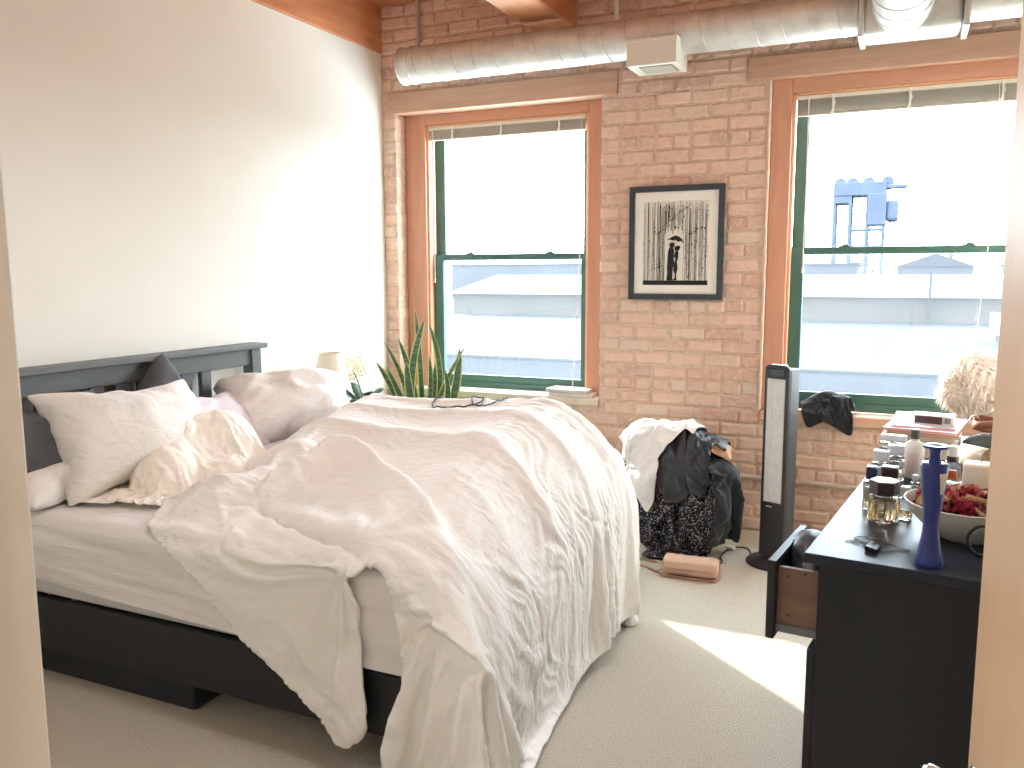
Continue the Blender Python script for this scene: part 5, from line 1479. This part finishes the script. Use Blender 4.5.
# necklace
t = thing('necklace', 'fine silver chain necklace with a black pendant lying on the near dresser corner', 'necklace', dw(0.125, 0.13))
M_chain = plain('tarnished_silver_chain', sr(128, 124, 118), 0.35, 0.7)
def chain(pts, m):
    P = catmull([Vector(dw(x, y, DZ + 0.0022)) for x, y in pts], 14); d = 0; last = P[0]; k = 0
    for a, b in zip(P, P[1:]):
        d += (b - a).length
        if d > 0.0042:
            d = 0; dirv = (b - a).normalized(); k += 1
            s = Vector((-dirv.y, dirv.x, 0)); u = Vector((0, 0, 1))
            if k % 2: s, u = (s + u).normalized(), (u - s).normalized()
            m.tube([b + dirv * 0.0032 * math.cos(2*PI*i/10) + s * 0.0018 * math.sin(2*PI*i/10) for i in range(10)], 0.00055, 5, closed=True)
c = MB()
chain([(0.140, 0.093), (0.156, 0.098), (0.170, 0.110), (0.184, 0.114), (0.190, 0.121), (0.174, 0.126), (0.155, 0.144), (0.141, 0.159), (0.130, 0.179), (0.118, 0.170), (0.096, 0.173), (0.080, 0.166), (0.076, 0.150), (0.088, 0.140), (0.104, 0.128), (0.118, 0.114)], c)
chain([(0.060, 0.118), (0.072, 0.128), (0.090, 0.133), (0.104, 0.121), (0.118, 0.113)], c)
chain([(0.072, 0.132), (0.080, 0.120), (0.095, 0.116), (0.110, 0.104)], c)
c.build('chain', M_chain, t, smooth=True)
p = MB(); p.prism([dw(*q)[:2] for q in ((0.107, 0.078), (0.117, 0.121), (0.137, 0.106), (0.134, 0.060))], DZ + 0.0008, DZ + 0.011, None, 0.002); p.build('pendant', plain('black_stone', sr(28, 30, 40), 0.25), t)

t = thing('bangle', 'black bangle standing at the right of the candlestick by the door edge', 'bangle', dw(0.322, 0.158))
T = Matrix.Translation(dw(0.322, 0.158, DZ + 0.0335)) @ Matrix.Rotation(R(18), 4, 'Z') @ Matrix.Rotation(R(80), 4, 'X')
m = MB(); m.tube([tuple(T @ Vector((0.030 * math.cos(2*PI*k/48), 0.030 * math.sin(2*PI*k/48), 0))) for k in range(48)], 0.0030, 10, closed=True)
m.build('ring', plain('gloss_black_enamel', sr(34, 34, 38), 0.25), t, smooth=True)
m = MB(); m.lathe([(0.0268, -0.004), (0.0272, -0.004), (0.0272, 0.004), (0.0268, 0.004), (0.0268, -0.004)], 48, T, cap=False); m.build('lining', M_silver, t, smooth=True, angle=60)

# stack of books and papers
def sb(label, x0, x1, y0, y1, z0, z1, cover, rot, soft=True, name='book', cat='book'):
    cx, cy = (x0 + x1) / 2, (y0 + y1) / 2; c = 0.0012 if soft else 0.0025
    t, T = place(name, label, cat, cx, cy, rot, None, z0); T = T @ Matrix.Translation((-cx, -cy, -z0))
    cv = MB(); cv.box((x0, y0, z0), (x1, y1, z0 + c), 0.0004, T, 1); cv.box((x0, y0, z1 - c), (x1, y1, z1), 0.0004, T, 1); cv.box((x0, y0, z0), (x0 + c, y1, z1), 0.0004, T, 1)
    cv.build('cover', cover, t)
    MB().box((x0 + c, y0 + 0.002, z0 + c), (x1 - 0.002, y1 - 0.002, z1 - c), 0.0005, T, 1).build('pages', M_paper, t)
S = [('thick white book at the bottom of the stack on the dresser', 0.000, 0.205, 1.13, 1.43, 0.034, plain('white_book_cover', sr(232, 226, 214), 0.5), 0, False),
     ('cream book second from the bottom of the stack on the dresser', 0.000, 0.190, 1.14, 1.42, 0.020, plain('cream_book_cover', sr(238, 220, 190), 0.5), 2, False),
     ('pale peach notebook with a brown edge in the stack on the dresser', -0.004, 0.200, 1.12, 1.40, 0.014, plain('peach_cover', sr(236, 204, 176), 0.5), -2, True),
     ('tan notebook under the pink folder in the stack on the dresser', 0.004, 0.215, 1.11, 1.40, 0.008, plain('tan_cover', sr(196, 150, 118), 0.5), 1, True),
     ('pink folder near the top of the stack on the dresser', 0.000, 0.215, 1.12, 1.41, 0.010, plain('pink_cover', sr(238, 160, 168), 0.45), -3, True),
     ('thin white booklet at the top of the stack on the dresser', 0.005, 0.190, 1.15, 1.45, 0.006, plain('white_booklet', sr(236, 236, 238), 0.4), 4, True)]
z = DZ + 0.0004
for lab, x0, x1, y0, y1, h, m_, rot, hard in S:
    sb(lab, x0, x1, y0, y1, z, z + h, m_, rot, not hard); z += h + 0.0006
ZS = z
t, T = place('carton', 'flat white carton with a dark side and a barcode on top of the book stack', 'box', 0.130, 1.235, -2, None, ZS)
MB().box((-0.062, -0.035, 0), (0.062, 0.035, 0.030), 0.001, T).build('carton_body', plain('white_card', sr(234, 236, 240), 0.4, var=0.02), t)
MB().box((-0.050, -0.0354, 0.003), (0.030, -0.0351, 0.0265), 0, T).build('printed_side', plain('dark_plum_print', sr(70, 44, 50), 0.5), t)
MB().box((0.030, -0.0354, 0.003), (0.056, -0.0351, 0.0265), 0, T).build('barcode_patch', M_wlabel, t)
b = MB(); r_ = random.Random(2); x = 0.033
while x < 0.053:
    w_ = r_.choice((0.0005, 0.0009, 0.0014)); b.box((x, -0.0357, 0.006), (x + w_, -0.0354, 0.024), 0, T); x += w_ + r_.choice((0.0006, 0.001))
b.build('barcode', M_ink, t)

# right of the stack: pouch, belt, mug, pump bottle
def pouch():
    t, T = place('pouch', 'dark grey-green soft pouch lying right of the book stack', 'pouch', 0.300, 1.33, 12)
    m = MB(); m.sphere((0, 0, 0.030), 1.0, 36, 20, (0.085, 0.105, 0.030), M=T.to_3x3().to_4x4() if False else Matrix.Identity(4))
    for v in m.bm.verts:
        c = v.co; k = 1 + 0.22 * nz(c.x * 16, c.y * 16, c.z * 30); c.x *= k; c.y *= k; c.z = max(0.001, c.z * (1 + 0.2 * nz(c.x * 20, c.y * 20, 4)))
    m.bm.transform(T); m.build('pouch_body', fabric('grey_green_canvas', sr(82, 92, 90), 0.85, 0.1, 12, 0.001, 400), t, smooth=True, angle=180)
    z_ = MB(); z_.tube([tuple(T @ Vector((lerp(-0.07, 0.07, k / 10), 0.01 * math.sin(k), 0.0625 - 0.022 * (2 * k / 10 - 1) ** 2))) for k in range(11)], 0.002, 6); z_.build('zip', M_silver, t, smooth=True)
pouch()
t = thing('belt', 'brown leather belt coiled loosely on the grey pouch', 'belt', dw(0.285, 1.30, 1.025))
m = MB(); cxy = Vector(dw(0.285, 1.30, 1.045)); prevrow = None
path = [cxy + Vector((0.040 * math.cos(a) * (1 + 0.10 * a / 6), 0.030 * math.sin(a) * (1 + 0.1 * a / 6), 0.004 * math.sin(2.3 * a) + 0.0012 * a)) for a in [k * 0.16 for k in range(95)]]
for k, p_ in enumerate(path):
    tilt = 0.4 * math.sin(k * 0.13); up_ = Vector((math.sin(tilt) * 0.5, 0.3 * math.sin(k * 0.07), 1)).normalized() * 0.014
    A, Bv = m.bm.verts.new(p_ - up_), m.bm.verts.new(p_ + up_)
    if prevrow: m.bm.faces.new((prevrow[0], A, Bv, prevrow[1]))
    prevrow = (A, Bv)
m.build('strap', plain('brown_leather', sr(138, 86, 62), 0.5, var=0.08), t, smooth=True, angle=180, solid=0.0025)
MB().tube([path[-1] + Vector((0.014 * math.cos(2*PI*i/16), 0.002, 0.016 * math.sin(2*PI*i/16))) for i in range(16)], 0.0018, 6, closed=True).build('buckle', M_silver, t, smooth=True)
t, T = place('mug', 'white ceramic mug lying among the things right of the serum bottle', 'mug', 0.262, 1.02, -35)
T2 = T @ Matrix.Translation((0, 0, 0.0365)) @ Matrix.Rotation(R(90), 4, 'Y') @ Matrix.Translation((0, 0, -0.045))
MB().lathe([(0, 0), (0.030, 0), (0.036, 0.006), (0.036, 0.088), (0.0345, 0.090), (0.033, 0.088), (0.033, 0.010), (0, 0.008)], 40, T2).build('mug_body', M_ceramic, t, smooth=True, angle=50)
MB().tube([T2 @ Vector(q) for q in catmull([(0, 0.035, 0.022), (0, 0.056, 0.026), (0, 0.062, 0.045), (0, 0.056, 0.066), (0, 0.035, 0.070)], 6)], 0.005, 10).build('handle', M_ceramic, t, smooth=True)
t, T = place('pump_bottle', 'white pump bottle at the back of the dresser beside the door edge', 'bottle', 0.330, 1.13)
MB().lathe([(0, 0), (0.025, 0), (0.027, 0.004), (0.027, 0.100), (0.022, 0.112), (0.012, 0.118), (0.012, 0.126), (0, 0.126)], 36, T).build('bottle_body', M_wplastic, t, smooth=True, angle=50)
pm = MB(); pm.lathe([(0, 0.126), (0.014, 0.126), (0.014, 0.138), (0.005, 0.140), (0.005, 0.160), (0, 0.160)], 24, T); pm.box((-0.034, -0.006, 0.160), (0.010, 0.006, 0.170), 0.003, T)
pm.build('pump', M_wplastic, t, smooth=True, angle=40)
# ------------------------------------------------------------------ the view outside
M_steel = plain('lift_bridge_steel', sr(60, 66, 80), 0.7, Specular_IOR_Level=0.08, var=0.1, scale=0.3)
M_ground = plain('street_asphalt', sr(38, 39, 42), 0.9, Specular_IOR_Level=0.08, var=0.15, scale=0.05)
GZ = -6.0
struct('ground', MB().box((-260, 14, GZ - 0.3), (300, 420, GZ)), M_ground)
def tower():
    x0, x1, y = -15.8, -2.4, 250.0; d = 9.0
    t = thing('lift_bridge_tower', 'steel lift bridge tower rising on the skyline in the right window', 'tower', ((x0 + x1) / 2, y, GZ))
    xs = [lerp(x0, x1, k) for k in (0.03, 0.33, 0.66, 0.97)]
    f = MB()
    for yy in (y, y + d):
        for x in xs: f.box((x - 0.36, yy - 0.36, GZ), (x + 0.36, yy + 0.36, 24.0))
        for z in (3.5, 8.0, 12.5, 17.0):
            f.box((xs[1], yy - 0.15, z - 0.2), (xs[3] if z < 14 else xs[2], yy + 0.15, z + 0.2))
        for (a, b) in ((0, 1), (1, 2), (2, 3)):
            for z in (-1.0, 3.5, 8.0):
                if z > 5 and a == 0: continue
                for s in (0, 1):
                    p = (xs[a], yy, z if s else z + 4.5); q = (xs[b], yy, z + 4.5 if s else z); f.tube([p, q], 0.17, 6)
    f.build('legs', M_steel, t)
    h = MB(); h.box((x0, y - 0.6, 21.6), (x1, y + d + 0.6, 25.2), 0.2); h.box((x0 + 0.3, y - 0.4, 19.6), (xs[1], y + d, 21.7), 0.2); h.box((xs[2], y - 0.8, 13.6), (xs[3] + 0.6, y + d, 22.0), 0.2); h.box((xs[3] + 0.5, y, 14.6), (x1 + 3.2, y + d, 20.2), 0.8)
    h.box((x1 - 0.5, y, 23.2), (x1 + 5.2, y + 2.5, 24.3), 0.3)
    h.build('machinery_house', M_steel, t)
    for x in (x0 + 1.6, lerp(x0, x1, .36), lerp(x0, x1, .66), x1 + 0.2):
        MB().cyl((x, y + 1, 25.0), (x, y + d - 1, 25.0), 1.6, n=24).build('sheave_wheel', M_steel, t, smooth=True, angle=40)
tower()
r = random.Random(12)
M_roofA = plain('blue_grey_roofing', sr(44, 47, 54), 0.8, var=0.06, scale=0.2)
M_tanwall = plain('tan_block_wall', sr(64, 58, 53), 0.9, Specular_IOR_Level=0.08, var=0.06, scale=0.2)
M_greywall = plain('grey_siding', sr(58, 59, 64), 0.9, Specular_IOR_Level=0.08, var=0.06, scale=0.2)
M_darkroof = plain('dark_shingle', sr(42, 43, 48), 0.9, Specular_IOR_Level=0.08, var=0.08, scale=0.5)
t = thing('warehouse', 'long low tan warehouse with a blue-grey roof across the street', 'building', (10, 140, GZ))
MB().box((-70, 130, GZ), (90, 165, -2.4)).build('wall', M_tanwall, t)
m = MB(); m.raw([(-71, 129, -2.4), (91, 129, -2.4), (91, 150, 0.75), (-71, 150, 0.75), (-71, 170, -2.4), (91, 170, -2.4)], [(0, 1, 2, 3), (3, 2, 5, 4), (0, 3, 4), (1, 5, 2)]); m.build('roof', M_roofA, t)
m = MB(); m.box((6.5, 128.5, -5.9), (6.8, 128.8, 1.2)); m.build('downpipe', M_darkroof, t)
def house(x, y, w, h, rh, lab):
    t = thing('house', lab, 'house', (x, y, GZ), 0)
    MB().box((x - w/2, y, GZ), (x + w/2, y + 9, h)).build('wall', M_greywall, t)
    m = MB(); m.raw([(x - w/2 - .6, y - .6, h), (x + w/2 + .6, y - .6, h), (x, y - .6, h + rh), (x - w/2 - .6, y + 9.6, h), (x + w/2 + .6, y + 9.6, h), (x, y + 9.6, h + rh)], [(0, 1, 2), (3, 5, 4), (0, 2, 5, 3), (2, 1, 4, 5), (1, 0, 3, 4)]); m.build('roof', M_darkroof, t)
    MB().box((x + w * .18, y + 3, h), (x + w * .18 + .9, y + 4, h + rh + 0.8)).build('chimney', M_tanwall, t)
house(9.2, 205, 15, 2.2, 2.9, 'gabled house roof on the skyline left of centre in the right window')
house(29, 205, 13, 2.4, 2.4, 'gabled house roof on the skyline toward the right of the right window')
house(-62, 205, 15, 2.4, 2.8, 'gabled house roof on the skyline in the left window')
for k, (x, w, h, lab) in enumerate(((-20, 26, 2.6, 'low grey building under the bridge tower on the skyline'), (-95, 40, 3.0, 'long low grey building at the left of the skyline'), (62, 30, 3.2, 'low grey building at the far right of the skyline'))):
    t = thing('building', lab, 'building', (x, 215, GZ))
    MB().box((x - w/2, 212, GZ), (x + w/2, 228, h)).build('wall', M_greywall, t); MB().box((x - w/2 - .3, 211.7, h), (x + w/2 + .3, 228.3, h + .5)).build('roof', M_darkroof, t)
t = thing('truck', 'white box truck parked in front of the tan warehouse', 'truck', (14.2, 95, GZ))
MB().box((11.6, 94, GZ + 0.9), (16.8, 96.2, GZ + 3.1), 0.08).build('cargo_box', M_wplastic, t)
MB().box((16.9, 94.1, GZ + 0.7), (18.8, 96.1, GZ + 2.5), 0.25).build('cab', M_wplastic, t)
for x in (12.6, 15.6, 18.0):
    for y in (94.0, 96.0): MB().cyl((x, y - 0.12, GZ + 0.45), (x, y + 0.12, GZ + 0.45), 0.45, n=20).build('wheel', M_fan_black, t)
t = thing('parapet', 'pale concrete parapet running past the windows below', 'parapet', (0, 50, GZ))
MB().box((-60, 50, GZ), (80, 50.6, GZ + 1.3), 0.05).build('parapet_wall', plain('pale_concrete', sr(60, 61, 66), 0.9, Specular_IOR_Level=0.08, var=0.06, scale=0.3), t)
MB().box((-60, 49.9, GZ + 1.3), (80, 50.7, GZ + 1.5), 0.04).build('coping', plain('light_concrete', sr(48, 49, 52), 0.9, Specular_IOR_Level=0.08), t)
SKY_L = 21.0; SUN_E = 24.0; ROOM_FILL_W = 24.0; HALL_FILL_W = 75.0; EXPO = 0.14
# ------------------------------------------------------------------ light
SUN_DIR = Vector((0.76 * math.cos(R(17.6)), -0.65 * math.cos(R(17.6)), -math.sin(R(17.6))))
w = bpy.data.worlds.new('sky'); SC.world = w; w.use_nodes = True
bg = w.node_tree.nodes['Background']; bg.inputs[0].default_value = (0.75, 0.90, 1.0, 1); bg.inputs[1].default_value = SKY_L
sd = bpy.data.lights.new('sun', 'SUN'); sd.energy = SUN_E; sd.angle = R(0.6); sd.color = (1.0, 0.93, 0.82)
so = bpy.data.objects.new('sun', sd); COL.objects.link(so); so.rotation_mode = 'QUATERNION'
so.rotation_quaternion = SUN_DIR.to_track_quat('-Z', 'Y'); so.location = (-6, 6, 5)
for (x0, x1, y, z0, z1) in ((0.26, 1.46, 0.32, 0.74, 2.55), (2.68, 3.94, 0.32, 0.74, 2.54)):
    a = bpy.data.lights.new('window_portal', 'AREA'); a.shape = 'RECTANGLE'; a.size = x1 - x0; a.size_y = z1 - z0
    a.cycles.is_portal = True
    o = bpy.data.objects.new('window_portal', a); COL.objects.link(o); o.location = ((x0 + x1) / 2, y, (z0 + z1) / 2)
    o.rotation_euler = (R(-90), 0, 0)
# added fill lamp on the ceiling, unseen above the frame
CLX, CLY = 2.35, -3.1
cl = thing('ceiling_fill_lamp', 'added round fill lamp with a white glass dome, unseen above the frame', 'lamp', (CLX, CLY, CEIL - 0.16))
T = Matrix.Translation((CLX, CLY, 0))
MB().lathe([(0, CEIL - 0.001), (0.20, CEIL - 0.001), (0.20, CEIL - 0.04), (0, CEIL - 0.04)][::-1], 40, T).build('base', M_white_metal, cl, smooth=True)
_g = NT('fill_lamp_dome'); _g.set((0.9, 0.9, 0.9), 0.4)
_g.b.inputs['Emission Color'].default_value = (1.0, 0.93, 0.85, 1); _g.b.inputs['Emission Strength'].default_value = 1.0
MB().lathe([(0.0, CEIL - 0.14), (0.08, CEIL - 0.132), (0.14, CEIL - 0.105), (0.175, CEIL - 0.07), (0.18, CEIL - 0.041)], 40, T, cap=False).build('glass_dome', _g.m, cl, smooth=True)
hl = bpy.data.lights.new('room_fill_light', 'AREA'); hl.shape = 'DISK'; hl.size = 0.36; hl.energy = ROOM_FILL_W; hl.color = (0.96, 0.98, 1.0); hl.spread = PI
ho = bpy.data.objects.new('room_fill_light', hl); COL.objects.link(ho); ho.location = (CLX, CLY, CEIL - 0.145)
# added fill light in the hall, unseen behind the camera
hb = bpy.data.lights.new('hall_fill_light', 'AREA'); hb.shape = 'DISK'; hb.size = 0.4; hb.energy = HALL_FILL_W; hb.color = (0.96, 0.98, 1.0)
hbo = bpy.data.objects.new('hall_fill_light', hb); COL.objects.link(hbo); hbo.location = (2.9, -6.1, CEIL - 0.03)
SC.cycles.max_bounces = 14; SC.cycles.diffuse_bounces = 8; SC.cycles.transparent_max_bounces = 16
SC.cycles.glossy_bounces = 6; SC.cycles.transmission_bounces = 10
SC.cycles.sample_clamp_indirect = 8.0; SC.cycles.caustics_reflective = False
SC.view_settings.exposure = EXPO

DUV_FR = 44; DUV_H = 0.0165; DUV_BEND = 0.8
def build_duvet():
    co, F, rest = duvet_mesh()
    mb = MB(); mb.raw(co, F)
    bm = mb.bm
    bmesh.ops.subdivide_edges(bm, edges=bm.edges[:], cuts=1, use_grid_fill=True)
    for _ in range(2): bmesh.ops.smooth_vert(bm, verts=bm.verts[:], factor=0.35, use_axis_x=True, use_axis_y=True, use_axis_z=True)
    # sharpen the folded-back edge, its crease and the gathers at its pinched ends
    for v in bm.verts:
        x, y, z = v.co
        if z < 0.60 or y < -3.06: continue
        d, k = crest_side(x, y)
        if 0.3 < k < 5.9:
            a = sstep(0.3, 1.2, k) * (1 - sstep(4.6, 5.9, k)) * (0.7 + 0.3 * gauss(k - 2.2, 1.0))
            i = min(int(k), len(DUV_CREST) - 2); p, q = DUV_CREST[i], DUV_CREST[i + 1]
            L = math.hypot(q[0] - p[0], q[1] - p[1]); nx_, ny_ = -(q[1] - p[1]) / L, (q[0] - p[0]) / L      # towards the far side
            dz = 0.062 * math.exp(d / 0.09) if d < 0 else 0.062 * math.exp(-d / 0.022) - 0.050 * gauss(d - 0.075, 0.05)
            sh = 0.045 * gauss(d, 0.045)
            v.co += Vector((nx_ * sh * a, ny_ * sh * a, dz * a))
        dd, kk = seg_dist(x, y, DUV_CREASE)
        if 0 < kk < 3:
            a = math.sin(PI * kk / 3) ** 0.5
            s_ = 1 if y > interp([(p[0], p[1]) for p in DUV_CREASE], x) else -1
            v.co.z -= 0.055 * a * gauss(dd, 0.020)
            if s_ > 0: v.co += Vector((-0.012, -0.034, 0.0)) * a * gauss(dd - 0.035, 0.035)
            v.co.z += 0.016 * a * gauss(dd - 0.05, 0.03)
        for (cx, cy, n, r0) in ((1.23, -2.77, 9, 0.20), (1.84, -3.0, 11, 0.22), (1.20, -2.52, 8, 0.16), (0.70, -2.35, 7, 0.2)):
            dx, dy = x - cx, y - cy; rr = math.hypot(dx, dy)
            if rr < r0 * 1.6:
                th = math.atan2(dy, dx); v.co.z += 0.010 * math.cos(n * th + 3 * nz(dx * 5, dy * 5, n)) * (rr / r0) * math.exp(1 - (rr / r0) ** 1.5) * 0.6
    for _ in range(1): bmesh.ops.smooth_vert(bm, verts=bm.verts[:], factor=0.3, use_axis_x=True, use_axis_y=True, use_axis_z=True)
    bm.normal_update()
    # fine linen creases
    for v in bm.verts:
        c = v.co; n = v.normal
        hang = 1 - abs(n.z)
        u = c.y * 1.0 + 0.25 * nz(c.x * 3, c.y * 3, c.z * 3)
        w = c.x + c.z * -1.0
        a = ridged(nz(w * 4.0, u * 26, 3.0)); b = ridged(nz(w * 9, u * 48, 7.0))
        m = 0.5 + 0.9 * sstep(-0.25, 0.35, nz(c.x * 2.2, c.y * 2.2, c.z * 2.2 + 4))
        v.co = c + n * (m * (0.0068 * (a - .4) + 0.0032 * (b - .4)))
    one('duvet', mb, M_duvet, 'rumpled white linen duvet spread over the bed and spilling off its foot', 'duvet', smooth=True, angle=180, solid=0.010)
    return [v.co.copy() for v in bpy.data.objects['duvet'].data.vertices], [tuple(p.vertices) for p in bpy.data.objects['duvet'].data.polygons], bpy.data.objects['duvet'].location.copy()
M_duvet = fabric('white_linen', sr(243, 240, 236), 0.9, 0.02, 5, 0.007, 700, 0.2, fine=(5.0, (2.5, 8.0, 4.0)))
from mathutils.bvhtree import BVHTree
_dv, _df, _dl = build_duvet()
_bvh = BVHTree.FromPolygons([v + _dl for v in _dv], _df)
def on_duvet(x, y):
    h = _bvh.ray_cast(Vector((x, y, 2.0)), Vector((0, 0, -1)))
    return (h[0].z if h[0] is not None else 0.9) + 0.006
_cp = catmull([(1.34, -1.50, 0), (1.32, -1.66, 0), (1.44, -1.74, 0), (1.56, -1.66, 0), (1.54, -1.56, 0), (1.50, -1.60, 0), (1.60, -1.72, 0), (1.66, -1.58, 0), (1.62, -1.48, 0)], 14)
_m = MB(); _m.tube([(p.x, p.y, on_duvet(p.x, p.y) + 0.001) for p in _cp], 0.0035, 7)
one('charging_cable', _m, M_cable, 'thin black charging cable lying in loops on the far side of the duvet', 'cable', smooth=True)
